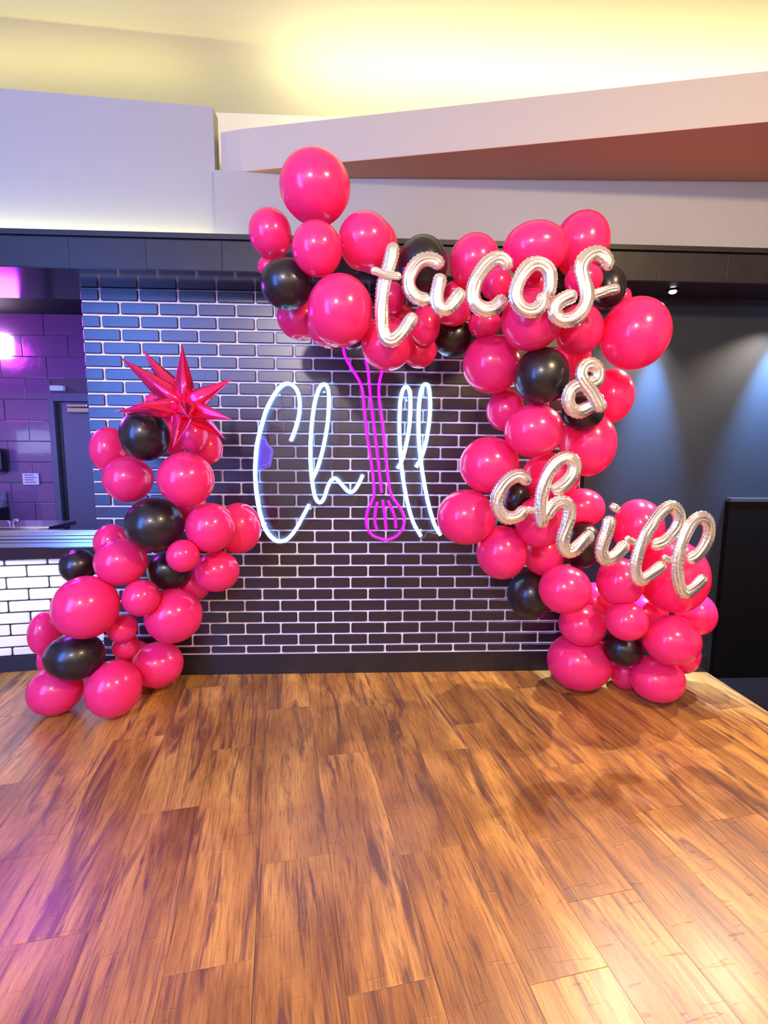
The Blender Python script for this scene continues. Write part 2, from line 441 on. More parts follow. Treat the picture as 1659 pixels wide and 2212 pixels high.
bm_rest_V, bm_rest_F = [], []
rb = random.Random(7)
XE = 2.735
for row in range(31):
    z1 = BT - row * RP - JT / 2; z0 = z1 - RP + JT
    zmin = 0.128
    if z1 < zmin + 0.01: continue
    z0 = max(z0, zmin)
    start = 0 if row % 2 else -BL / 2
    for i in range(15):
        x0 = start + i * BL + JT / 2; x1 = x0 + BL - JT
        x0 = max(x0, 0.004); x1 = min(x1, XE)
        if x1 - x0 < 0.02: continue
        if i in VISIBLE.get(row, ()):
            o = link('brick', brick_mesh(x1 - x0, z1 - z0, BRICK), parent=wall)
            o.location = ((x0 + x1) / 2, -0.0002 + rb.uniform(0, .0008), (z0 + z1) / 2)
            o.rotation_euler = (rb.uniform(-.006, .006), 0, rb.uniform(-.003, .003))
        else:
            V, F = rounded_brick(x1 - x0, z1 - z0, 0.010, 0.007)
            b0 = len(bm_rest_V)
            bm_rest_V += [(v[0] + (x0 + x1) / 2, v[1], v[2] + (z0 + z1) / 2) for v in V]
            bm_rest_F += [tuple(a + b0 for a in f) for f in F]
link('hidden_brick', mesh('hidden_brick', bm_rest_V, bm_rest_F), BRICK, parent=wall, kind='stuff')
bb = struct('baseboard_back', (0.0, -0.0155, 0.0), (2.76, 0.0, 0.122), BASEB, 0.002)
box('top_bead', (0.0, -0.012, 0.122), (2.75, 0.0, 0.1245), MORTAR, parent=bb)

# dark painted wall right of the bricks
struct('wall_right_back', (2.747, -0.045, -0.03), (6.4, 0.16, BT), DWALL)
struct('baseboard_right', (2.762, -0.062, 0.0), (XR, -0.0455, 0.10), BASEB, 0.002)

# low white brick wall under the counter (turned about ten degrees)
lw = empty('wall_counter', (-0.02, 0.155, 0.0), kind='structure')
lw.rotation_euler = (0, 0, math.radians(9.0))
box('mortar_core', (-2.2, 0.0, 0.0), (-0.0, 0.12, 0.675), DMORTAR, parent=lw)
for row in range(9):
    z1 = 0.672 - (0.0 if row == 0 else 0.038 + (row - 1) * 0.0695) - 0.0045; z0 = 0.672 - 0.038 - row * 0.0695 + 0.0045
    z0 = max(z0, 0.098)
    if z1 - z0 < 0.01: continue
    for i in range(9):
        c = (-0.105 if row % 2 else -0.215) - i * 0.222
        if i == 0 and not row % 2:
            o = link('brick', brick_mesh(0.092, z1 - z0, WBRICK), parent=lw); o.location = (-0.052, 0, (z0 + z1) / 2)
        o = link('brick', brick_mesh(0.212, z1 - z0, WBRICK), parent=lw)
        o.location = (c, rb.uniform(0, .001), (z0 + z1) / 2)
box('plinth', (-2.2, -0.016, 0.0), (0.0, 0.0, 0.094), BASEB, 0.002, parent=lw)

# beam over wall and bar opening
beam = struct('trim_beam', (-3.4, -0.285, BT + 0.0), (6.4, -0.10, 2.300), BEAM)
box('ledge', (-3.4, -0.302, 2.288), (6.4, -0.24, 2.312), BEAM, 0.002, parent=beam)
xx = -3.4
while xx < 6.3:
    box('panel', (xx + 0.0006, -0.300, BT + 0.001), (min(xx + 0.352, 6.4) - 0.0006, -0.286, 2.279), BEAM, 0.0012, parent=beam)
    xx += 0.352
und = box('underside', (-3.4, -0.298, BT - 0.002), (6.4, 0.20, BT + 0.0), UNDER, parent=beam)
# recessed lamp fittings
for x in (3.10, 3.80):
    f = empty('recessed_downlight', (x, -0.172, BT - 0.002), label=('round recessed downlight shining from the beam underside, above the huge shoulder balloon' if x < 3.4 else 'recessed downlight at the right edge of the beam underside over the dark wall'), cat='downlight')
    bm = bmesh.new(); bmesh.ops.create_cone(bm, cap_ends=True, segments=24, radius1=0.033, radius2=0.028, depth=0.006)
    me = bpy.data.meshes.new('ring'); bm.to_mesh(me); bm.free()
    r = link('ring', me, PLBLACK, parent=f); r.location = (0, 0, -0.003)
    bm = bmesh.new(); bmesh.ops.create_uvsphere(bm, u_segments=16, v_segments=8, radius=0.018)
    for v in bm.verts: v.co.z *= 0.45
    me = bpy.data.meshes.new('lens'); bm.to_mesh(me); bm.free()
    r = link('lens', me, LITB, parent=f); r.location = (0, 0, -0.008)

# upper wall, soffit, ceiling
prism('wall_upper', [(-4.4, -0.155), (-0.40, -0.155), (0.741, -0.065), (0.741, 0.02), (-4.4, 0.02)], 2.3005, 3.0, WHITEW, kind='structure')
prism('wall_upper_right', [(0.7415, -0.09), (1.43, -0.05), (3.575, -0.144), (6.4, -0.27), (6.4, 0.02), (0.7415, 0.02)], 2.3005, 2.697, WHITEW, kind='structure')
struct('wall_beam_core', (-4.4, -0.0999, BT + 0.001), (6.4, 0.02, 2.30), WHITEW)
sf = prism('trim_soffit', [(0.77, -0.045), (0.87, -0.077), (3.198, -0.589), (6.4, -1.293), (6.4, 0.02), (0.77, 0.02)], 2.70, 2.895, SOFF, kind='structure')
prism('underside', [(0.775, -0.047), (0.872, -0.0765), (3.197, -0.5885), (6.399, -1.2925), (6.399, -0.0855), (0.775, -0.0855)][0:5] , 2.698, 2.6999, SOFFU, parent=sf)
struct('wall_upper_back', (-4.4, 0.50, 2.62), (6.4, 0.6, CEIL), CEILM)
struct('trim_cove_floor', (-4.4, 0.0201, 2.62), (6.4, 0.499, 2.69), WHITEW)
struct('ceiling', (-4.4, -6.4, CEIL), (6.4, 0.6, CEIL + 0.1), CEILM)
# the rest of the room, behind the camera
struct('wall_left', (-4.5, -6.4, 0), (-4.4, 3.4, CEIL), ROOMW)
struct('wall_right', (6.4, -6.4, 0), (6.5, 0.6, CEIL), ROOMW)
struct('wall_front', (-4.5, -6.5, 0), (6.5, -6.4, CEIL), ROOMW)

# black half height partition at the right
pt = empty('half_wall', (3.585, -0.063, -0.03), label='black half height counter box at the right edge beside the wood floor', cat='counter')
box('body', (0.0, -0.02, 0.0), (1.6, 0.015, 1.06), BOXM, parent=pt)
box('top_cap', (0.0, -0.024, 1.06), (1.6, 0.016, 1.082), mat('satin_cap', (0.03, 0.035, 0.045), 0.25), 0.002, parent=pt)

# ---------------------------------------------------------------- bar behind the opening
ct = empty('bar_counter', (-0.02, 0.155, 0.68), label='glossy dark bar counter above the low white brick wall, left edge', cat='counter')
ct.rotation_euler = (0, 0, math.radians(4.0))
box('countertop', (-2.2, -0.10, 0.0), (0.0, 0.20, 0.068), CTOP, 0.004, parent=ct)
rail = empty('steel_rail', (-0.02, 0.315, 0.7485), label='brushed steel channel running along the back of the bar counter', cat='rail')
rail.rotation_euler = (0, 0, math.radians(3.0))
box('lower_lip', (-2.2, -0.012, 0.0), (0.03, 0.06, 0.018), STEEL, 0.003, parent=rail)
box('upper_channel', (-2.2, 0.0, 0.021), (0.0, 0.06, 0.053), STEEL, 0.004, parent=rail)
struct('floor_bar', (-4.4, 0.3, -0.1), (0.0, 2.5, 0.0), CARPET)
struct('wall_bar_side', (0.0, 0.165, 0.0), (0.1, 2.4, 2.61), DWALL)
struct('ceiling_bar', (-4.4, 0.165, 2.6105), (0.1, 2.5, 2.6195), DWALL)
tw = struct('wall_bar', (-4.4, 2.42, 0.0), (0.1, 2.5, 2.61), GROUT)
# tiles
TP = 0.2085; TW = 0.445
tile_me = box_me('tile', (-TW / 2 + .003, -0.012, -TP / 2 + .003), (TW / 2 - .003, 0.0, TP / 2 - .003), 0.004); tile_me.materials.append(TILE)
for r in range(12):
    zc = 2.515 - r * TP
    for i in range(6):
        xc = -1.663 + TW / 2 - 0.0 - (0.0 if r % 2 == 0 else -TW / 2) - i * TW
        if xc - TW / 2 > -1.3: continue
        hi = min(xc + TW / 2, -1.64 if zc - TP / 2 < 1.84 else 0.0)
        if hi - (xc - TW / 2) < 0.03: continue
        if hi < xc + TW / 2 - 1e-6:
            me = box_me('tile', (-TW / 2 + .003, -0.012, -TP / 2 + .003), (hi - xc - .003, 0.0, TP / 2 - .003), 0.004); me.materials.append(TILE)
        else: me = tile_me
        o = link('tile', me, parent=tw); o.location = (xc, 2.42, zc)
        o.rotation_euler = (rb.uniform(-.012, .012), 0, rb.uniform(-.012, .012))
for r in range(12):
    zc = 2.515 - r * TP
    if zc - TP / 2 < 1.84: break
    for i in range(3):
        xc = -1.663 + TW / 2 + (0 if r % 2 == 0 else TW / 2) + (i + 1) * TW
        if xc + TW / 2 > 0.05 or xc - TW / 2 < -1.31: continue
        o = link('tile', tile_me, parent=tw); o.location = (xc, 2.42, zc)
# door
dr = empty('door_1', (-1.64, 2.40, 0.0), kind='structure')
box('door_leaf', (0.10, -0.01, 0.0), (1.05, 0.03, 1.76), DOORM, 0.003, parent=dr)
box('door_frame', (0.0, -0.06, 0.0), (0.055, 0.02, 1.845), DOORM, 0.004, parent=dr)
box('door_frame', (0.0551, -0.06, 1.765), (1.16, 0.02, 1.845), DOORM, 0.004, parent=dr)
box('door_frame', (0.055, -0.02, 0.0), (0.10, 0.02, 1.764), PLBLACK, 0.003, parent=dr)
cl = box('door_closer', (0.19, -0.075, 1.655), (0.42, -0.0101, 1.705), STEEL, 0.008, parent=dr)
box('closer_arm', (0.21, -0.10, 1.71), (0.40, -0.08, 1.735), STEEL, 0.003, parent=cl)
# wall things
t = empty('wall_lamp', (-2.15, 2.40, 2.18), label='glowing white rounded lamp on the purple tiled bar wall', cat='lamp')
box('glass', (-0.16, -0.05, 0.0), (0.16, -0.005, 0.24), LITW, 0.045, parent=t)
box('back_plate', (-0.12, -0.0048, 0.03), (0.12, 0.005, 0.21), PLBLACK, parent=t)
t = empty('light_bar', (-1.64, 2.39, 1.868), label='small pale blue light box above the bar door frame', cat='sign')
box('housing', (0.03, -0.05, 0.0), (0.16, -0.002, 0.05), mat('pale_blue_plastic', (0.5, 0.7, 0.85), 0.3, emit=(0.3, 0.6, 0.9), estr=0.25), 0.008, parent=t)
box('bracket', (0.06, -0.0019, 0.01), (0.13, 0.01, 0.04), STEEL, parent=t)
t = empty('towel_dispenser', (-2.20, 2.40, 1.06), label='black paper towel dispenser on the tiled bar wall', cat='dispenser')
box('body', (-0.13, -0.12, 0.0), (0.11, -0.005, 0.235), PLBLACK, 0.03, parent=t)
box('slot', (-0.08, -0.10, -0.01), (0.06, -0.03, -0.0005), STEEL, parent=t)
t = empty('menu_card', (-1.97, 2.40, 0.93), label='small pale printed card below the dispenser on the bar wall', cat='card')
box('card', (0.0, -0.016, 0.0), (0.16, -0.0125, 0.115), PAPER, parent=t)
for k in range(4):
    box('print_line', (0.02, -0.0175, 0.02 + k * 0.024), (0.13 - 0.02 * (k % 2), -0.0161, 0.029 + k * 0.024), mat('print_grey', (0.15, 0.12, 0.3), 0.7) if k == 0 else bpy.data.materials['print_grey'], parent=t)
t = empty('back_cabinet', (-2.40, 2.30, 0.0), label='dark back bar cabinet with a pale marble panel, far left', cat='cabinet')
box('carcass', (-0.9, -0.35, 0.0), (0.27, 0.08, 0.70), PLBLACK, 0.005, parent=t)
box('marble_panel', (-0.88, -0.36, 0.7005), (0.26, 0.08, 0.86), MARB, 0.006, parent=t)
t = empty('sink_ledge', (-1.15, 0.85, 0.0), label='steel sink ledge just behind the counter rail', cat='sink')
box('ledge', (-0.55, 0.0, 0.70), (0.36, 0.35, 0.735), STEEL, 0.006, parent=t)
box('leg', (-0.5, 0.03, 0.0), (-0.46, 0.07, 0.6995), STEEL, parent=t)
box('leg', (0.28, 0.03, 0.0), (0.32, 0.07, 0.6995), STEEL, parent=t)
t = empty('faucet', (-1.08, 0.92, 0.7351), label='small chrome faucet on the sink ledge behind the counter', cat='faucet')
link('spout', tube_me('spout', catmull([(0, 0, 0), (0, 0, .03), (0.02, -.01, .045), (0.05, -.02, .038)], .01), 0.009, 8), STEEL, parent=t)
link('handle', tube_me('handle', [(-.03, 0, .0), (-.03, 0, .03), (-.05, 0, .035)], 0.006, 8), STEEL, parent=t)

# ---------------------------------------------------------------- neon sign
NEON = [['C', 'w', [[1.0967, -0.055, 1.3542], [1.1178, -0.055, 1.4049], [1.1406, -0.055, 1.477], [1.1488, -0.055, 1.5484], [1.1411, -0.055, 1.6122], [1.1145, -0.055, 1.6506], [1.0789, -0.055, 1.6607], [1.0427, -0.055, 1.6392], [1.006, -0.055, 1.5893], [0.9686, -0.055, 1.518], [0.9377, -0.055, 1.4249], [0.9137, -0.055, 1.3311], [0.9027, -0.055, 1.2366], [0.9003, -0.055, 1.1413], [0.9079, -0.055, 1.0378], [0.9259, -0.055, 0.9333], [0.9536, -0.055, 0.858], [0.9897, -0.055, 0.8125], [1.0265, -0.055, 0.7972], [1.0714, -0.055, 0.8124], [1.1168, -0.055, 0.8656], [1.1549, -0.055, 0.9336], [1.1929, -0.055, 1.005]]], ['h', 'w', [[1.2152, -0.055, 1.1502], [1.2468, -0.055, 1.224], [1.277, -0.055, 1.3339], [1.2999, -0.055, 1.4642], [1.3065, -0.055, 1.5858], [1.2997, -0.055, 1.6424], [1.2811, -0.055, 1.6598], [1.2579, -0.055, 1.6419], [1.2358, -0.055, 1.585], [1.2205, -0.055, 1.5064], [1.2085, -0.055, 1.4057], [1.2036, -0.055, 1.2969], [1.206, -0.055, 1.187], [1.2161, -0.055, 1.0983], [1.2302, -0.055, 1.0388], [1.2522, -0.055, 1.0164], [1.2747, -0.055, 1.0389], [1.2974, -0.055, 1.1061], [1.3198, -0.055, 1.1447], [1.342, -0.055, 1.1508], [1.3714, -0.055, 1.1212], [1.4084, -0.055, 1.0804], [1.4381, -0.055, 1.0805], [1.4678, -0.055, 1.1216], [1.4915, -0.055, 1.1723]]], ['whisk_outline', 'm', [[1.385, -0.055, 1.9021], [1.3869, -0.055, 1.8433], [1.399, -0.055, 1.7982], [1.4313, -0.055, 1.7428], [1.471, -0.055, 1.6799], [1.4892, -0.055, 1.6235], [1.4966, -0.055, 1.5523], [1.5116, -0.055, 1.4084], [1.5342, -0.055, 1.2626], [1.5495, -0.055, 1.1518], [1.5536, -0.055, 1.0697], [1.5389, -0.055, 1.0171], [1.5166, -0.055, 0.9643], [1.5131, -0.055, 0.8885], [1.5434, -0.055, 0.8351], [1.5964, -0.055, 0.8121], [1.6342, -0.055, 0.8082], [1.6795, -0.055, 0.8274], [1.7168, -0.055, 0.8733], [1.7237, -0.055, 0.9343], [1.7004, -0.055, 0.9874], [1.6623, -0.055, 1.0401], [1.6431, -0.055, 1.085], [1.6313, -0.055, 1.1596], [1.6153, -0.055, 1.2998], [1.5995, -0.055, 1.4454], [1.5803, -0.055, 1.5747], [1.5784, -0.055, 1.6601], [1.5939, -0.055, 1.731], [1.6187, -0.055, 1.8016]]], ['whisk_middle', 'm', [[1.4995, -0.055, 1.8625], [1.5091, -0.055, 1.7859], [1.5201, -0.055, 1.7229], [1.5329, -0.055, 1.5884], [1.5556, -0.055, 1.4088], [1.5788, -0.055, 1.226], [1.5961, -0.055, 1.0736]]], ['prong', 'm', [[1.5725, -0.055, 1.021], [1.5616, -0.055, 0.9644], [1.5604, -0.055, 0.9037], [1.5734, -0.055, 0.8618]]], ['prong', 'm', [[1.6024, -0.055, 1.0324], [1.6119, -0.055, 0.9645], [1.624, -0.055, 0.8619]]], ['prong', 'm', [[1.6324, -0.055, 1.0287], [1.6577, -0.055, 0.9721], [1.6732, -0.055, 0.9267], [1.6775, -0.055, 0.8733]]], ['l', 'w', [[1.683, -0.055, 1.2081], [1.7085, -0.055, 1.2563], [1.7297, -0.055, 1.3373], [1.7468, -0.055, 1.4468], [1.7509, -0.055, 1.5695], [1.7442, -0.055, 1.6337], [1.7256, -0.055, 1.6513], [1.7076, -0.055, 1.6333], [1.6952, -0.055, 1.5688], [1.6912, -0.055, 1.468], [1.6947, -0.055, 1.3517], [1.7051, -0.055, 1.2267], [1.7214, -0.055, 1.1153], [1.7454, -0.055, 1.0026], [1.777, -0.055, 0.9039], [1.82, -0.055, 0.8273]]], ['l', 'w', [[1.7873, -0.055, 1.2161], [1.8162, -0.055, 1.2718], [1.8407, -0.055, 1.3602], [1.8558, -0.055, 1.4696], [1.859, -0.055, 1.5707], [1.8501, -0.055, 1.6493], [1.833, -0.055, 1.6669], [1.8135, -0.055, 1.6489], [1.8, -0.055, 1.5772], [1.7966, -0.055, 1.4691], [1.8015, -0.055, 1.3525], [1.817, -0.055, 1.2274], [1.8378, -0.055, 1.1082], [1.8664, -0.055, 0.9877], [1.8987, -0.055, 0.8887], [1.9319, -0.055, 0.8335]]]]
def neon(name, items, label):
    c = np.mean([p for it in items for p in it[2]], axis=0)
    t = empty(name, tuple(c), label=label, cat='neon sign')
    for nm, col, pts in items:
        P = catmull(pts, 0.008) - c
        o = link('neon_tube', tube_me('neon_tube', P, 0.0095 if col == 'w' else 0.0070, 10), NEONW if col == 'w' else NEONM, parent=t)
        if nm in ('C', 'h', 'l'): o['label'] = 'white neon letter ' + nm
        # acrylic strip behind the tube
        V = []; F = []
        n = len(P)
        for i in range(n):
            d = P[min(i + 1, n - 1)] - P[max(i - 1, 0)]; d[1] = 0; d /= np.linalg.norm(d) + 1e-9
            a = np.array([-d[2], 0, d[0]])
            for sy in (0.009, 0.014):
                for sx in (-1, 1): V.append(P[i] + a * 0.019 * sx + np.array([0, sy, 0]))
        for i in range(n - 1):
            b = 4 * i
            F += [(b, b + 1, b + 5, b + 4), (b + 2, b + 6, b + 7, b + 3), (b, b + 4, b + 6, b + 2), (b + 1, b + 3, b + 7, b + 5)]
        F += [(0, 2, 3, 1), (4 * n - 4, 4 * n - 3, 4 * n - 1, 4 * n - 2)]
        link('acrylic_strip', mesh('acrylic_strip', V, F), ACRY, parent=t)
    return t, c
tC, cC = neon('neon_sign', [NEON[0], NEON[1]], 'white neon letters C and h on clear acrylic, left half of the wall sign')
tW, cW = neon('neon_sign', NEON[2:7], 'magenta neon spatula shaped outline hanging below the arch, standing for letter i')
tL, cL = neon('neon_sign', NEON[7:9], 'two white neon letters l on clear acrylic, right of the magenta outline')
def sheet(t, c, poly):
    n = len(poly)
    V = [(x - c[0], -0.040 - c[1], z - c[2]) for x, z in poly] + [(x - c[0], -0.036 - c[1], z - c[2]) for x, z in poly]
    F = [tuple(range(n)), tuple(range(n, 2 * n))[::-1]] + [(i, n + i, n + (i + 1) % n, (i + 1) % n) for i in range(n)]
    link('acrylic_sheet', mesh('acrylic_sheet', V, F), ACRY, parent=t)
sheet(tC, cC, [(0.90, 1.30), (0.96, 1.52), (1.04, 1.66), (1.17, 1.64), (1.30, 1.67), (1.36, 1.64), (1.36, 1.40), (1.31, 1.12), (1.47, 1.10), (1.45, 1.0), (1.25, 1.0), (1.10, 0.80), (1.0, 0.78), (0.93, 0.92), (0.89, 1.10)])
sheet(tL, cL, [(1.68, 1.62), (1.79, 1.65), (1.84, 1.60), (1.82, 1.25), (1.86, 1.0), (1.92, 0.82), (1.80, 0.80), (1.70, 1.1), (1.67, 1.35)])
# stand-offs and the loose cable between the tubes
for t, c, pts in ((tC, cC, [(1.04, 1.60), (1.28, 1.62), (0.95, 0.9), (1.2, 0.98)]), (tL, cL, [(1.73, 1.58), (1.82, 0.86)])):
    for x, z in pts:
        o = link('standoff', tube_me('standoff', [(x - c[0], -0.043 - c[1], z - c[2]), (x - c[0], -0.0125 - c[1], z - c[2])], 0.006, 8), STEEL, parent=t)
link('cable', tube_me('cable', catmull([(p[0] - cL[0], -0.03 - cL[1], p[1] - cL[2]) for p in ((1.775, 0.875), (1.80, 0.845), (1.835, 0.815), (1.86, 0.845), (1.90, 0.84), (1.93, 0.835))], .006), 0.0015, 6), mat('clear_cable', (0.5, 0.7, 0.95), 0.3), parent=tL)
# reflection of a purple hexagon and its chain, built as solid parts behind the C
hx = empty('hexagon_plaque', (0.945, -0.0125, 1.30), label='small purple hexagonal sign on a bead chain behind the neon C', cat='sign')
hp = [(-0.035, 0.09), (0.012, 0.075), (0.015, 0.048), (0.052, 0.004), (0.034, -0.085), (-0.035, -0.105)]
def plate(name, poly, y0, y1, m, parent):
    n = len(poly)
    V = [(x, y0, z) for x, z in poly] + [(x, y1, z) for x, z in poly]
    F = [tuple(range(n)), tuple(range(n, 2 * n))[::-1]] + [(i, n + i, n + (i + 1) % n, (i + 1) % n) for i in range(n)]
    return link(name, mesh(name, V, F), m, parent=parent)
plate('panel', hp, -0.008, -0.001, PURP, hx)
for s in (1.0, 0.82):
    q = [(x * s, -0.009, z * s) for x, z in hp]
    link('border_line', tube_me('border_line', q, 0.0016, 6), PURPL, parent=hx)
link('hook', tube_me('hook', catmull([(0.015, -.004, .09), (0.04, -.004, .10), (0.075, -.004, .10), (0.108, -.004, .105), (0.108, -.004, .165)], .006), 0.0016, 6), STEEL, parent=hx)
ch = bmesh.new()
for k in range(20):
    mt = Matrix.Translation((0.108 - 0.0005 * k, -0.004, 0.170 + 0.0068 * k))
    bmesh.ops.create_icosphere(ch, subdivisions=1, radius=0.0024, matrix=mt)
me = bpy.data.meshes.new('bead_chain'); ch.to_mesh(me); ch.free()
link('bead_chain', me, STEEL, parent=hx, kind='stuff')

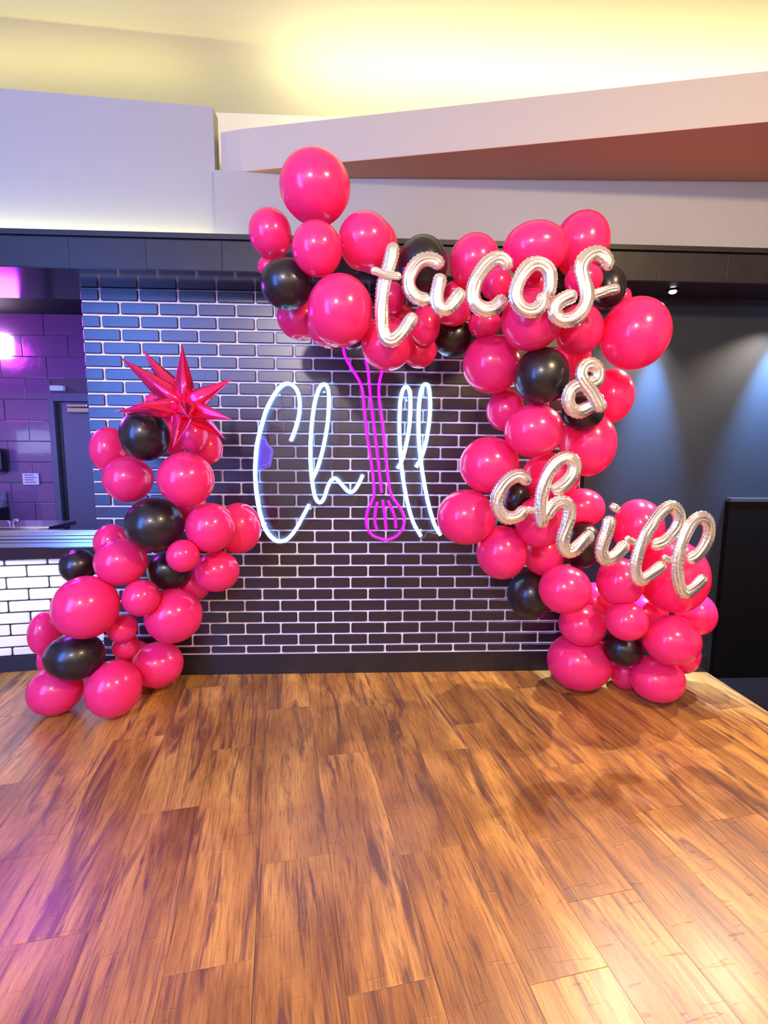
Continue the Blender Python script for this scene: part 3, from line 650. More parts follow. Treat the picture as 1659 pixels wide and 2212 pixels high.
# ---------------------------------------------------------------- balloons
# name key: x y z  half sizes  colour  front rank  label
BALLOONS = [
[0.5363, -0.5621, 1.3663, 0.1034, 0.1078, 0.1123, 'K', 0, 'big black balloon directly under the left spikes of the foil starburst'],
[0.2828, -0.3644, 1.3, 0.0845, 0.0963, 0.1097, 'P', 1, 'pink balloon at the left edge behind the topmost black balloon of the left column'],
[0.7187, -0.4787, 1.3707, 0.0624, 0.0695, 0.0773, 'P', 1, "small pink balloon directly below the foil starburst's downward spike, left column"],
[0.7529, -0.3728, 1.3125, 0.0644, 0.0705, 0.0771, 'P', 2, 'pink balloon with a violet sheen, rightmost just below the starburst'],
[0.5397, -0.3925, 1.5088, 0.0718, 0.0676, 0.0637, 'P', 2, "pink balloon peeping out behind the starburst's left spikes, highest of the left column"],
[0.5553, -0.2785, 1.3748, 0.0837, 0.0893, 0.0952, 'P', 3, 'pink balloon hidden deep behind the top black balloon and the starburst'],
[0.3923, -0.4344, 1.1657, 0.1077, 0.1078, 0.108, 'P', 0.6, "pink balloon below left of the left column's topmost black balloon"],
[0.713, -0.5821, 1.176, 0.1192, 0.1196, 0.12, 'P', 0, 'large pink balloon right of the column, below the starburst and above the second black balloon'],
[0.543, -0.5242, 0.9633, 0.1287, 0.1266, 0.1245, 'K', 0, 'largest black balloon of the left column, level with its middle, between pink balloons'],
[0.6325, -0.3176, 1.0175, 0.0811, 0.0843, 0.0876, 'P', 2, 'pink balloon showing as a red patch between the middle black balloon and its right neighbour'],
[0.7854, -0.4991, 0.9473, 0.1113, 0.1131, 0.1149, 'P', 0, 'round pink balloon right of the middle black balloon of the left column'],
[0.8636, -0.2966, 0.9116, 0.112, 0.1202, 0.1291, 'P', 1.6, 'pink balloon touching the left foot of the white neon C, farthest right in left column'],
[0.6874, -0.5902, 0.834, 0.071, 0.072, 0.0731, 'P', -0.3, 'smallest pink balloon in front, just below right of the middle black balloon'],
[0.5061, -0.2968, 0.6951, 0.1062, 0.1033, 0.1004, 'K', 1.2, 'black balloon tucked behind the smallest pink balloon of the left column'],
[0.344, -0.4475, 0.7739, 0.1169, 0.1141, 0.1114, 'P', 0.3, 'pink balloon just below left of the middle black balloon, above the widest pink one'],
[0.235, -0.308, 0.8406, 0.0799, 0.0861, 0.0927, 'P', 1.5, 'pink balloon with a magenta top edge, half hidden beside the middle black balloon'],
[0.0596, -0.2999, 0.7188, 0.0852, 0.0855, 0.0858, 'K', 1.5, 'small black balloon in front of the white bricks at the counter'],
[0.2119, -0.5239, 0.5783, 0.1409, 0.1431, 0.1453, 'P', -0.2, 'widest pink balloon of the left column, bulging forward above the low black one'],
[0.443, -0.4761, 0.606, 0.0846, 0.0856, 0.0866, 'P', 0.3, 'small pink balloon right of the widest pink balloon in the left column'],
[0.5449, -0.3615, 0.4793, 0.1367, 0.1364, 0.1361, 'P', 1, 'large dull pink balloon at the right side of the lower left column, against the bricks'],
[0.7744, -0.3886, 0.7125, 0.1071, 0.1043, 0.1016, 'P', 0.8, 'pink balloon hanging over bricks under the neon C, below its rightmost neighbour'],
[0.5896, -0.1873, 0.5914, 0.0874, 0.0903, 0.0932, 'P', 2.2, 'pink balloon showing only as a red patch behind the lower right black balloon'],
[-0.1207, -0.3075, 0.3693, 0.074, 0.0922, 0.1149, 'P', 1.2, 'pink balloon at the far left, in front of the low white brick wall'],
[-0.1343, -0.2538, 0.2073, 0.0659, 0.075, 0.0853, 'P', 2, "pink balloon glimpsed behind the low black balloon beside the white wall's base"],
[0.1125, -0.4713, 0.3186, 0.1321, 0.1225, 0.1135, 'K', 0, 'black balloon low in the left column, resting on the two floor balloons'],
[0.3061, -0.3962, 0.4258, 0.0687, 0.0689, 0.069, 'P', 0.8, 'small pink balloon right of the low black balloon, under the widest pink one'],
[0.2754, -0.3079, 0.2987, 0.0654, 0.0661, 0.0668, 'P', 1.2, 'little pink balloon wedged low between the low black balloon and the dull pink one'],
[0.2234, -0.1165, 0.1425, 0.096, 0.1001, 0.1044, 'P', 2.2, 'pink balloon glimpsed behind the front pink balloon on the floor, left column'],
[-0.0279, -0.4142, 0.1181, 0.1228, 0.1203, 0.1179, 'P', 0.4, 'pink balloon on the floor at the left corner of the left column'],
[0.2788, -0.4603, 0.1469, 0.1256, 0.1312, 0.1371, 'P', 0, 'pink balloon on the floor at the front of the left column, nearest the camera'],
[0.39, -0.2113, 0.1547, 0.13, 0.1252, 0.1206, 'P', 1.3, 'dull pink balloon near the floor at the back right foot of the left column'],
[1.3021, -0.7075, 2.327, 0.1379, 0.1342, 0.1305, 'P', 0.5, 'huge upright pink balloon at the very top of the arch'],
[1.11, -0.624, 2.1887, 0.0868, 0.0898, 0.0929, 'P', 1, "pink balloon at the arch's upper left tip, farthest left of the upper cluster"],
[1.3165, -0.8122, 2.0605, 0.0942, 0.0957, 0.0972, 'P', -0.3, 'pink balloon in front, directly below the huge topmost balloon'],
[1.4989, -0.6992, 2.1363, 0.1091, 0.1079, 0.1068, 'P', 0.6, 'pink balloon behind the top of the foil t, right of the topmost cluster'],
[1.5339, -0.5161, 2.1908, 0.1068, 0.1084, 0.1101, 'P', 2, 'pink balloon whose right edge peeps out behind the one at the foil t'],
[1.0956, -0.5566, 2.0813, 0.054, 0.0496, 0.0455, 'P', 2, "pink balloon half hidden behind the arch's upper left black balloon"],
[1.1884, -0.726, 1.9584, 0.1026, 0.0998, 0.097, 'K', 0.2, "black balloon at the arch's upper left tip, below the small left pink ones"],
[1.2139, -0.4831, 1.8928, 0.1062, 0.1009, 0.0959, 'P', 1.3, 'pink balloon hanging below the upper left black balloon in front of the bricks'],
[1.4033, -0.8056, 1.8396, 0.1258, 0.1297, 0.1338, 'P', -0.3, "big pink balloon bulging forward left of the foil t's stem"],
[1.348, -0.5894, 1.8415, 0.0984, 0.0982, 0.0981, 'P', 1.1, 'pink balloon peeping out below the big one left of the foil t'],
[1.4464, -0.4799, 1.8266, 0.0626, 0.0666, 0.071, 'K', 2, "black balloon barely showing above the magenta neon utensil's left line"],
[1.6144, -0.5519, 1.9685, 0.0583, 0.0624, 0.0667, 'P', 1.2, 'dark pink balloon seen inside the foil t beside its stem'],
[1.5894, -0.6878, 1.7446, 0.1069, 0.1076, 0.1084, 'P', 0.2, 'pink balloon under the foot of the foil t, above the neon utensil'],
[1.6672, -0.4552, 1.901, 0.0676, 0.0672, 0.0669, 'P', 1.8, 'pink balloon hidden as a dark red patch between foil t and foil a'],
[1.7517, -0.6354, 1.8307, 0.0642, 0.0729, 0.0829, 'P', 0.6, 'pink balloon right of the foot of the foil t, with a violet underside'],
[1.7419, -0.5265, 1.7514, 0.0784, 0.0775, 0.0766, 'P', 1.4, "low pink balloon right of the foil t's foot, lowest before the black one"],
[1.897, -0.4755, 1.8226, 0.0911, 0.0893, 0.0875, 'K', 1.3, 'black balloon hanging below the foil a, with a blue glow beneath'],
[1.7328, -0.6747, 2.0612, 0.1018, 0.1068, 0.112, 'K', 0.6, 'tall black balloon behind the foil a'],
[1.9591, -0.6118, 2.1015, 0.1056, 0.1077, 0.1099, 'P', 0.6, 'pink balloon behind the upper half of the foil c of the top word'],
[1.8884, -0.5455, 1.9995, 0.0503, 0.0471, 0.0442, 'P', 1, 'tiny pink balloon showing inside the upturned tail of the foil a'],
[1.8806, -0.5884, 1.906, 0.0734, 0.0677, 0.0625, 'P', 0.9, 'pink balloon under the tail of the foil a, above the hanging black balloon'],
[2.0208, -0.5733, 1.8604, 0.0717, 0.0667, 0.062, 'P', 0.9, 'small pink balloon under the foil c of the top word'],
[2.0376, -0.6816, 1.9918, 0.0632, 0.0636, 0.0641, 'P', 0.4, 'pink balloon framed by the foil c of the top word'],
[2.1847, -0.7094, 2.1191, 0.1303, 0.1154, 0.1022, 'P', 0.2, 'large pink balloon rising behind the foil o of the top word'],
[2.4522, -0.5235, 2.2188, 0.1184, 0.1249, 0.1317, 'P', 1.2, "large pink balloon behind the foil s, topmost on the arch's right shoulder"],
[2.407, -0.672, 2.0189, 0.0762, 0.0698, 0.0639, 'P', 0.5, 'pink balloon behind the stem of the foil s'],
[2.2662, -0.4779, 2.0566, 0.0886, 0.086, 0.0836, 'P', 1.8, 'bright red looking pink balloon seen through the hole of the foil o'],
[2.1593, -0.7825, 1.8258, 0.1196, 0.1188, 0.1179, 'P', 0, 'large pink balloon directly under the foil o of the top word'],
[2.5532, -0.5882, 2.0164, 0.0734, 0.0815, 0.0904, 'K', 1, 'black balloon behind the right tail of the foil s'],
[2.6586, -0.5148, 2.0007, 0.037, 0.0396, 0.0423, 'P', 2, 'tiny pink balloon between the black balloon and the huge one at the right shoulder'],
[2.6442, -0.6667, 1.8082, 0.1381, 0.1433, 0.1488, 'P', 0.6, "huge pink balloon on the arch's right shoulder, against the blue lit wall"],
[2.4067, -0.6567, 1.8213, 0.0961, 0.1005, 0.1052, 'P', 0.5, 'pink balloon under the foil s, left of the huge shoulder balloon'],
[2.5175, -0.3286, 1.7618, 0.0895, 0.0905, 0.0916, 'P', 1.8, 'pink balloon hidden behind the top loop of the foil ampersand'],
[2.6844, -0.4158, 1.5754, 0.1005, 0.1134, 0.1281, 'P', 1.2, 'glossy pink balloon right of the foil ampersand'],
[2.4639, -0.6074, 1.4791, 0.0907, 0.0843, 0.0785, 'K', 0.8, 'black balloon under the lower loop of the foil ampersand'],
[2.2292, -0.7265, 1.6177, 0.1129, 0.1146, 0.1164, 'K', 0, 'large black balloon left of the foil ampersand'],
[2.0632, -0.5546, 1.69, 0.129, 0.1276, 0.1262, 'P', 0.8, 'magenta pink balloon left of the large black balloon at the ampersand'],
[2.1707, -0.4212, 1.5023, 0.09, 0.0937, 0.0975, 'P', 1.2, "small violet pink balloon at the arch's inner edge, below the magenta pink one"],
[2.2275, -0.6636, 1.3975, 0.1249, 0.1195, 0.1144, 'P', 0.2, 'wide pink balloon directly below the large black balloon of the right leg'],
[2.5499, -0.4887, 1.3462, 0.1245, 0.1382, 0.1535, 'P', 0.7, 'pink balloon below right of the ampersand, against the dark wall'],
[2.0738, -0.5248, 1.2451, 0.1364, 0.1331, 0.1299, 'P', 0.3, 'pink balloon above left of the foil c of the lower word'],
[1.9845, -0.4823, 0.9956, 0.1393, 0.1358, 0.1324, 'P', 0.2, "pink balloon at the arch's inner edge touching the foot of the neon l"],
[2.1662, -0.4627, 0.8206, 0.1213, 0.1268, 0.1326, 'P', 0.2, 'round pink balloon below the foil c of the lower word'],
[2.2446, -0.4138, 1.0804, 0.0673, 0.0753, 0.0842, 'K', 0.5, 'small black balloon framed by the foil c of the lower word'],
[2.2224, -0.3049, 0.9328, 0.0604, 0.0612, 0.0622, 'K', 1.9, 'black balloon barely visible below the foil c of the lower word'],
[2.4237, -0.3688, 1.1829, 0.1414, 0.1301, 0.1196, 'P', 0.7, 'pink balloon behind the loop of the foil h'],
[2.3225, -0.5273, 0.9779, 0.1118, 0.1169, 0.1223, 'P', 0.3, "pink balloon behind the foot of the foil h's stem"],
[2.6067, -0.3451, 1.0251, 0.1105, 0.1046, 0.0989, 'P', 0.8, "pink balloon right of the foil h's loop, above the black balloon"],
[2.4282, -0.3222, 0.7854, 0.1043, 0.1107, 0.1174, 'P', 1.2, "dull pink balloon low left of the foil h's curl, in shade"],
[2.5857, -0.4145, 0.8469, 0.0925, 0.1035, 0.1158, 'K', 0.4, 'black balloon between the foil h and the foil i'],
[2.4674, -0.5149, 0.6491, 0.1222, 0.1207, 0.1193, 'P', -0.1, 'pink balloon with a dimple below the black balloon of the foil h'],
[2.3888, -0.2766, 0.5499, 0.1252, 0.1271, 0.1292, 'K', 1.6, 'black balloon against the bricks, lowest on the inner edge of the right leg'],
[2.9148, -0.3311, 0.9275, 0.1185, 0.1295, 0.1415, 'P', 1, 'pink balloon between the foil i and the first foil l'],
[2.7534, -0.4848, 0.6761, 0.1075, 0.1135, 0.1198, 'P', 0.1, 'pink balloon just below the foil i'],
[2.7986, -0.152, 0.4692, 0.1002, 0.1042, 0.1083, 'P', 1.7, "pink balloon showing as a red gap below the foil h's tail"],
[3.0609, -0.4277, 0.686, 0.1571, 0.1699, 0.1839, 'P', 0.4, 'very large pink balloon behind the two foil l letters'],
[3.3063, -0.276, 0.4351, 0.0973, 0.1055, 0.1144, 'P', 1.3, 'pink balloon farthest right in the right leg, beneath the very large one'],
[2.7662, -0.5458, 0.4975, 0.097, 0.0954, 0.0938, 'P', -0.1, 'pink balloon in front, directly above the lowest black balloon'],
[2.6587, -0.3173, 0.3963, 0.1222, 0.1157, 0.1096, 'P', 0.8, 'dull pink balloon left of the lowest front ones, above the wide floor balloon'],
[2.8632, -0.3682, 0.2865, 0.0993, 0.0963, 0.0934, 'K', 0.4, 'black balloon lowest in the right leg, ringed by pink balloons'],
[3.0141, -0.5221, 0.3906, 0.1321, 0.1263, 0.1208, 'P', -0.2, 'big pink balloon at the lower right of the arch, right of the lowest black one'],
[3.2047, -0.338, 0.2416, 0.083, 0.0953, 0.1095, 'P', 1.0, 'pink balloon peeping out behind the lower right big one near the floor'],
[3.0236, -0.421, 0.137, 0.1335, 0.1236, 0.1145, 'P', 0, 'pink balloon on the floor at the front right foot of the arch'],
[2.6823, -0.2572, 0.1645, 0.172, 0.1628, 0.1541, 'P', 0.8, 'wide magenta pink balloon on the floor at the inner foot of the right leg'],
[2.953, -0.2376, 0.0904, 0.0823, 0.0882, 0.0945, 'P', 1.4, 'small dark pink balloon between the two floor balloons of the right leg'],
[3.0655, -0.2044, 0.4179, 0.1142, 0.1139, 0.1136, 'P', 2, 'pink balloon buried as a red patch below the second foil l']]
nU, nV = 44, 30
def balloon_dirs(axis):
    """unit star-shaped template, pole (nozzle) along +axis, returns dirs, radial factors"""
    a = Vector(axis).normalized()
    q = Vector((0, 0, 1)).rotation_difference(a)
    D = []; R = []
    for j in range(nV + 1):
        th = PI * j / nV
        f = 1.0 + 0.055 * math.exp(-(th / 0.45) ** 2) - 0.012 * math.exp(-((th - 0.8) / 0.4) ** 2)
        for i in range(nU):
            ph = 2 * PI * i / nU
            d = q @ Vector((math.sin(th) * math.cos(ph), math.sin(th) * math.sin(ph), math.cos(th)))
            D.append(tuple(d)); R.append(f)
    return np.array(D), np.array(R)
FACES = [(j * nU + i, (j + 1) * nU + i, (j + 1) * nU + (i + 1) % nU, j * nU + (i + 1) % nU) for j in range(nV) for i in range(nU)]
C_ = np.array([b[:3] for b in BALLOONS]); H_ = np.array([b[3:6] for b in BALLOONS])
rank = np.array([b[7] for b in BALLOONS]) + 0.0 * C_[:, 1]
for k, b in enumerate(BALLOONS):
    c, h = C_[k], H_[k]
    dist = np.linalg.norm(C_ - c, axis=1)
    near = [j for j in range(len(BALLOONS)) if j != k and dist[j] < 0.36]
    ctr = np.mean([C_[j] for j in near], axis=0) - c if near else np.array([0, 1, 0])
    ax = ctr / (np.linalg.norm(ctr) + 1e-6) + np.array([0, 0.55, 0])
    D, R = balloon_dirs(ax)
    V = D * R[:, None] * h
    cut = np.zeros(len(V), bool)
    for j in near:
        front = (rank[j], C_[j][1], j) < (rank[k], C_[k][1], k)
        if not front: continue
        e = H_[j] * 1.006 + 0.0008
        P = (c - C_[j]) / e; Q = V / e          # point(s) = P + s Q
        A = (Q * Q).sum(1); B2 = (P * Q).sum(1); Cc = (P * P).sum() - 1
        disc = B2 * B2 - A * Cc
        ok = (disc > 0) & (Cc > 0)
        s = np.ones(len(V))
        s[ok] = (-B2[ok] - np.sqrt(disc[ok])) / A[ok]
        m_ = ok & (s > 0) & (s < 1)
        s2 = np.where(m_, np.maximum(s, 0.12), 1.0)
        V = V * s2[:, None]
    W = V + c
    W[:, 2] = np.maximum(W[:, 2], 0.0008)
    W[:, 1] = np.minimum(W[:, 1], -0.018)
    inb = (W[:, 2] > 2.136) & (W[:, 2] < 2.32)
    W[inb, 1] = np.minimum(W[inb, 1], -0.306)
    V = W - c
    me = mesh('balloon', V, FACES, True)
    o = link('balloon', me, PINK if b[6] == 'P' else BLACK, label=b[8], cat='balloon')
    o.location = tuple(c)

# ---------------------------------------------------------------- foil starburst
SC, TIPS = [[0.7774, -0.74, 1.4782], [[0.7686, -0.72, 1.7212], [0.5632, -0.6, 1.7197], [0.5256, -0.72, 1.6674], [0.4496, -0.63, 1.4619], [0.6269, -0.85, 1.4758], [0.9636, -0.72, 1.5922], [0.9774, -0.8, 1.4253], [0.7654, -0.86, 1.3118], [0.8888, -0.58, 1.3508], [0.8566, -0.95, 1.4252], [0.7858, -0.62, 1.397]]]
sc = Vector(SC)
st = empty('foil_starburst', tuple(sc), label='shiny magenta foil starburst with long spikes on top of the left balloon column', cat='foil balloon')
for k, tp in enumerate(TIPS):
    d = Vector(tp) - sc; Ln = d.length
    q = Vector((0, 0, 1)).rotation_difference(d)
    V = []; F = []; seg = 18
    prof = [(0.02, 0.006), (0.06, 0.018), (0.14, 0.030), (0.24, 0.036), (0.34, 0.036), (0.48, 0.029), (0.64, 0.020), (0.80, 0.011), (0.92, 0.0045), (1.0, 0.0008)]
    rr = random.Random(k)
    tw_ = rr.uniform(0, 6)
    for (u, r) in prof:
        r = r * (0.75 + 0.25 * min(Ln / 0.3, 1.3))
        for s in range(seg):
            a = 2 * PI * s / seg
            fold = 1 + 0.13 * math.cos(4 * a + tw_) + (0.06 * math.cos(9 * a + 3 * u + k) if u < 0.5 else 0)
            V.append(q @ Vector((r * fold * math.cos(a), r * fold * math.sin(a), u * Ln)))
    n = len(prof)
    F = [(i * seg + s, i * seg + (s + 1) % seg, (i + 1) * seg + (s + 1) % seg, (i + 1) * seg + s) for i in range(n - 1) for s in range(seg)]
    F += [tuple(range(seg))[::-1], tuple((n - 1) * seg + s for s in range(seg))]
    link('spike', mesh('spike', V, F, True), FOILP, parent=st)

# ---------------------------------------------------------------- foil script balloons
LETTERS = [
['t', 'tacos', 0.0265, [[1.6001, -0.885, 2.063], [1.5982, -0.885, 2.037], [1.5885, -0.885, 1.9962], [1.575, -0.885, 1.9522], [1.5636, -0.885, 1.905], [1.5596, -0.885, 1.8547], [1.5599, -0.885, 1.8102], [1.5646, -0.885, 1.7594], [1.5783, -0.885, 1.7251], [1.605, -0.885, 1.721], [1.636, -0.885, 1.7487], [1.6638, -0.885, 1.7837], [1.6852, -0.885, 1.8155]]],
['t_bar', 'tacos', 0.0147, [[1.5156, -0.905, 1.9586], [1.5405, -0.905, 1.9534], [1.571, -0.905, 1.9425], [1.6046, -0.905, 1.9403], [1.6306, -0.905, 1.938]]],
['a', 'tacos', 0.0268, [[1.7803, -0.865, 1.9811], [1.7625, -0.865, 2.0073], [1.7311, -0.865, 2.0154], [1.7, -0.865, 2.0059], [1.6724, -0.865, 1.9758], [1.6588, -0.865, 1.9399], [1.6656, -0.865, 1.9044], [1.6895, -0.865, 1.8795], [1.7196, -0.865, 1.8726], [1.743, -0.865, 1.882]]],
['a_stem', 'tacos', 0.0273, [[1.7784, -0.88, 1.9612], [1.7729, -0.88, 1.9286], [1.7643, -0.88, 1.89], [1.765, -0.88, 1.8572], [1.7827, -0.88, 1.8351], [1.8079, -0.88, 1.8371], [1.8324, -0.88, 1.8645], [1.8505, -0.88, 1.8917], [1.8643, -0.88, 1.9054]]],
['c', 'tacos', 0.0294, [[2.0224, -0.865, 1.9809], [2.0263, -0.865, 2.0033], [2.0082, -0.865, 2.0207], [1.9813, -0.865, 2.0201], [1.9505, -0.865, 1.9986], [1.9247, -0.865, 1.9639], [1.9069, -0.865, 1.9247], [1.9027, -0.865, 1.8856], [1.9203, -0.865, 1.8543], [1.9559, -0.865, 1.8389], [1.9875, -0.865, 1.848], [2.0139, -0.865, 1.8712], [2.0325, -0.865, 1.8852]]],
['o', 'tacos', 0.0271, [[2.1268, -0.938, 1.8788], [2.1417, -0.938, 1.8602], [2.1365, -0.938, 1.8382], [2.1141, -0.938, 1.8202], [2.0863, -0.938, 1.8197], [2.0608, -0.938, 1.8353], [2.0448, -0.938, 1.8641], [2.0459, -0.938, 1.896], [2.0597, -0.938, 1.9338], [2.0828, -0.938, 1.9674], [2.1127, -0.938, 1.9832], [2.1421, -0.938, 1.9773], [2.1648, -0.938, 1.9534], [2.1697, -0.938, 1.9189], [2.1665, -0.938, 1.8898], [2.1552, -0.938, 1.8692]]],
['s', 'tacos', 0.0283, [[2.3833, -0.9, 1.9799], [2.3932, -0.9018, 2.0001], [2.382, -0.9035, 2.0226], [2.3519, -0.9053, 2.0359], [2.3232, -0.9071, 2.0287], [2.3001, -0.9088, 2.0072], [2.2917, -0.9106, 1.9771], [2.3007, -0.9124, 1.9445], [2.3148, -0.9141, 1.906], [2.3177, -0.9159, 1.8701], [2.3021, -0.9176, 1.8278], [2.2682, -0.9194, 1.7984], [2.23, -0.9212, 1.7913], [2.2, -0.9229, 1.8096], [2.1962, -0.9247, 1.8386], [2.2163, -0.9265, 1.8591], [2.2446, -0.9282, 1.8724], [2.2747, -0.93, 1.8784]]],
['s_tail', 'tacos', 0.02, [[2.3461, -0.89, 1.8901], [2.3774, -0.89, 1.9013], [2.4151, -0.89, 1.9125], [2.4548, -0.89, 1.9193]]],
['and', 'and', 0.0279, [[2.4505, -0.825, 1.5203], [2.4262, -0.8263, 1.5166], [2.4064, -0.8276, 1.4966], [2.3797, -0.8289, 1.4799], [2.3492, -0.8303, 1.468], [2.3175, -0.8316, 1.479], [2.3023, -0.8329, 1.5113], [2.3075, -0.8342, 1.5468], [2.3277, -0.8355, 1.5663], [2.3602, -0.8368, 1.5746], [2.3963, -0.8382, 1.5797], [2.4146, -0.8395, 1.599], [2.4103, -0.8408, 1.6308], [2.3835, -0.8421, 1.6487], [2.3551, -0.8434, 1.6391], [2.3445, -0.8447, 1.6101], [2.3592, -0.8461, 1.5782], [2.3875, -0.8474, 1.5431], [2.4128, -0.8487, 1.5045], [2.4414, -0.85, 1.4691]]],
['c', 'chill', 0.0303, [[2.1859, -0.72, 1.1634], [2.1811, -0.72, 1.1901], [2.1551, -0.72, 1.206], [2.1195, -0.72, 1.1952], [2.0865, -0.72, 1.1629], [2.0665, -0.72, 1.12], [2.0645, -0.72, 1.0768], [2.0858, -0.72, 1.0408], [2.1173, -0.72, 1.0245], [2.1552, -0.72, 1.0318], [2.1797, -0.72, 1.0554], [2.1955, -0.72, 1.0681]]],
['h', 'chill', 0.0317, [[2.2696, -0.715, 0.9797], [2.2628, -0.7158, 1.0237], [2.2577, -0.7165, 1.0639], [2.2569, -0.7173, 1.111], [2.2649, -0.7181, 1.165], [2.2819, -0.7188, 1.2187], [2.3102, -0.7196, 1.2615], [2.3432, -0.7204, 1.2812], [2.374, -0.7212, 1.2761], [2.3913, -0.7219, 1.2514], [2.3858, -0.7227, 1.2159], [2.3602, -0.7235, 1.1801], [2.3285, -0.7242, 1.155], [2.2942, -0.725, 1.1442]]],
['h_arch', 'chill', 0.031, [[2.2788, -0.72, 1.0171], [2.2933, -0.72, 1.0571], [2.321, -0.72, 1.088], [2.3536, -0.72, 1.0935], [2.3768, -0.72, 1.0718], [2.3808, -0.72, 1.0318], [2.3722, -0.72, 0.9879], [2.3615, -0.72, 0.9475], [2.3598, -0.72, 0.9106], [2.3801, -0.72, 0.8791], [2.4095, -0.72, 0.8827], [2.4411, -0.72, 0.9142], [2.4691, -0.72, 0.9438], [2.4864, -0.72, 0.964]]],
['i_dot', 'chill', 0.0284, [[2.5818, -0.7, 1.0515], [2.592, -0.7, 1.0662], [2.6022, -0.7, 1.081]]],
['i', 'chill', 0.032, [[2.5718, -0.7, 1.033], [2.5687, -0.7, 0.996], [2.5601, -0.7, 0.9551], [2.5477, -0.7, 0.914], [2.543, -0.7, 0.8709], [2.5619, -0.7, 0.8407], [2.5938, -0.7, 0.8444], [2.6223, -0.7, 0.8707], [2.643, -0.7, 0.8989], [2.6551, -0.7, 0.9158]]],
['l', 'chill', 0.0293, [[2.7753, -0.678, 0.8972], [2.8158, -0.68, 0.9032], [2.8527, -0.682, 0.9301], [2.8808, -0.684, 0.9683], [2.8928, -0.686, 1.0137], [2.8786, -0.688, 1.0532], [2.8492, -0.69, 1.072], [2.8151, -0.692, 1.0573], [2.781, -0.694, 1.0185], [2.7497, -0.696, 0.9665], [2.7244, -0.698, 0.9106], [2.7082, -0.7, 0.8582], [2.6995, -0.702, 0.8056], [2.7095, -0.704, 0.7585], [2.736, -0.706, 0.7455], [2.7709, -0.708, 0.7726], [2.8054, -0.71, 0.8034], [2.8272, -0.712, 0.8247]]],
['l', 'chill', 0.0293, [[2.943, -0.678, 0.828], [2.9827, -0.6803, 0.8438], [3.0178, -0.6825, 0.8882], [3.0343, -0.6848, 0.9419], [3.0276, -0.6871, 0.9971], [2.9948, -0.6893, 1.0237], [2.958, -0.6916, 1.0109], [2.928, -0.6939, 0.9661], [2.9052, -0.6961, 0.9025], [2.8933, -0.6984, 0.8461], [2.8927, -0.7007, 0.7894], [2.9041, -0.7029, 0.7286], [2.9294, -0.7052, 0.6867], [2.9597, -0.7075, 0.6969], [2.9899, -0.7097, 0.7301], [3.0178, -0.712, 0.7651]]],
['joint', 'chill', 0.0164, [[2.6493, -0.69, 0.9355], [2.6713, -0.69, 0.9204], [2.7104, -0.69, 0.9053]]],
['joint', 'chill', 0.0164, [[2.8254, -0.69, 0.8501], [2.8497, -0.69, 0.8348], [2.8851, -0.69, 0.8251]]],
['joint', 'chill', 0.0162, [[2.1881, -0.715, 1.0675], [2.2104, -0.715, 1.0585], [2.2472, -0.715, 1.0549]]]]
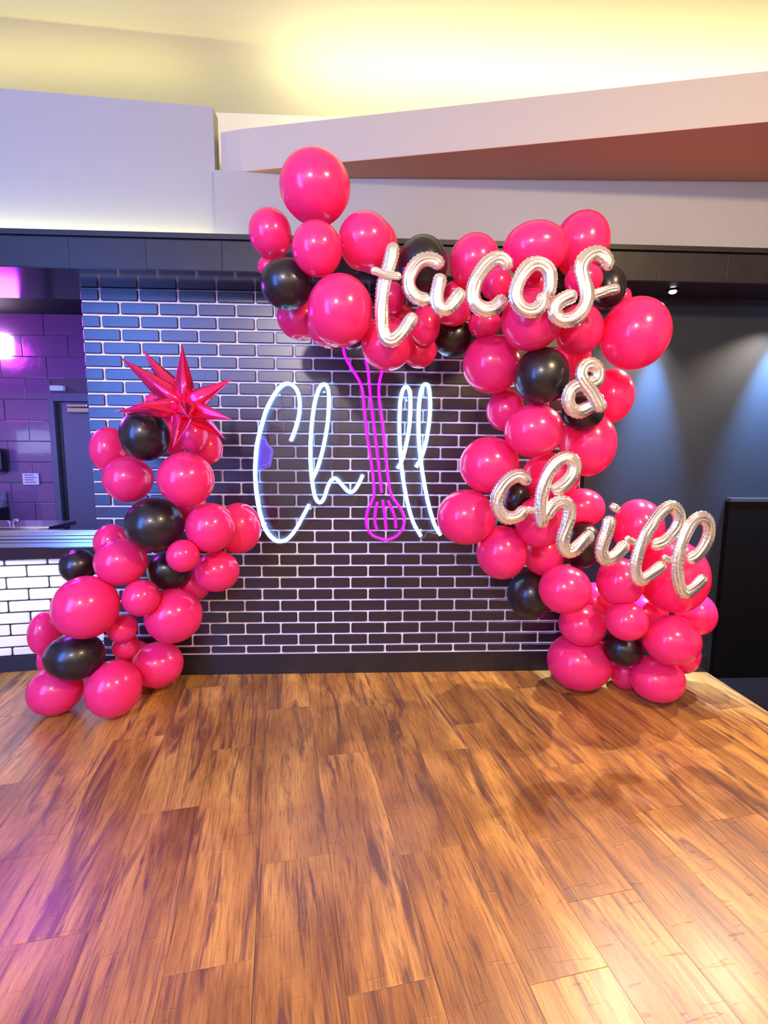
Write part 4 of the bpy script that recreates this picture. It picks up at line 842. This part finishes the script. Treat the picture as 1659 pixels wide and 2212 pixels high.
def foil_me(name, pts, hw, seed):
    P = catmull(pts, 0.0045); n = len(P)
    rr = random.Random(seed)
    arc = np.r_[0, np.cumsum(np.linalg.norm(np.diff(P, axis=0), axis=1))]
    Ltot = arc[-1]
    # smoothed tangents
    T = np.zeros_like(P)
    for i in range(n):
        T[i] = P[min(i + 3, n - 1)] - P[max(i - 3, 0)]
    T[:, 1] = 0
    T /= np.linalg.norm(T, axis=1)[:, None] + 1e-9
    seg = 40
    V = []; F = []
    ph = [rr.uniform(0, 6) for _ in range(6)]
    endr = min(hw * 1.1, Ltot * 0.3)
    for i in range(n):
        s = arc[i]; e = min(s, Ltot - s)
        cap = math.sqrt(max(0.0, 1 - (1 - min(e / endr, 1)) ** 2)) * 0.86 + 0.14
        a_ = np.array([-T[i][2], 0, T[i][0]]); b_ = np.array([0, -1.0, 0])
        w = hw * 0.88 * cap * (1 + 0.03 * math.sin(s * 60 + ph[0]))
        d = hw * 0.62 * cap
        for k in range(seg):
            g = 2 * PI * k / seg
            ca, sa = math.cos(g), math.sin(g)
            edge = abs(ca) ** 6
            wr = 1 + (0.08 * math.cos(7 * g + ph[1] + 2.2 * math.sin(s * 14)) + 0.05 * math.cos(12 * g + ph[5] + 2.5 * math.sin(s * 23 + ph[0]))) * (1 - edge)
            pk = edge * 0.09 * math.sin(s * (520 if ca > 0 else 480) + ph[2 if ca > 0 else 3])
            fin = 1 + 0.13 * abs(ca) ** 30 + pk
            x = w * ca * fin * wr
            y = d * (abs(sa) ** 0.85) * (1 if sa > 0 else -1) * wr * (1 + 0.10 * (1 - abs(sa)) * math.sin(s * 300 + ph[4] + 2 * g))
            V.append(P[i] + a_ * x + b_ * y)
    for i in range(n - 1):
        for k in range(seg):
            F.append((i * seg + k, i * seg + (k + 1) % seg, (i + 1) * seg + (k + 1) % seg, (i + 1) * seg + k))
    F += [tuple(range(seg))[::-1], tuple((n - 1) * seg + k for k in range(seg))]
    return V, F
words = {'tacos': ('silver foil script balloon reading tacos across the top of the arch', []),
         'and': ('silver foil ampersand balloon on the right side of the arch', []),
         'chill': ('silver foil script balloon reading chill on the lower right of the arch', [])}
for k, (nm, w, hw, pts) in enumerate(LETTERS):
    words[w][1].append((k, nm, hw, pts))
for w, (lab, its) in words.items():
    c = np.mean([p for it in its for p in it[3]], axis=0)
    t = empty('foil_script' if w != 'and' else 'foil_ampersand', tuple(c), label=lab, cat='foil balloon')
    for k, nm, hw, pts in its:
        V, F = foil_me(nm, pts, hw, k)
        V = [v - c for v in V]
        o = link('letter' if nm != 'joint' else 'joint', mesh('letter', V, F, True), FOILS, parent=t)
        base = nm.split('_')[0]
        if w != 'and' and nm != 'joint': o['label'] = 'foil letter ' + base + (' crossbar' if nm == 't_bar' else ' stroke' if '_' in nm else '')
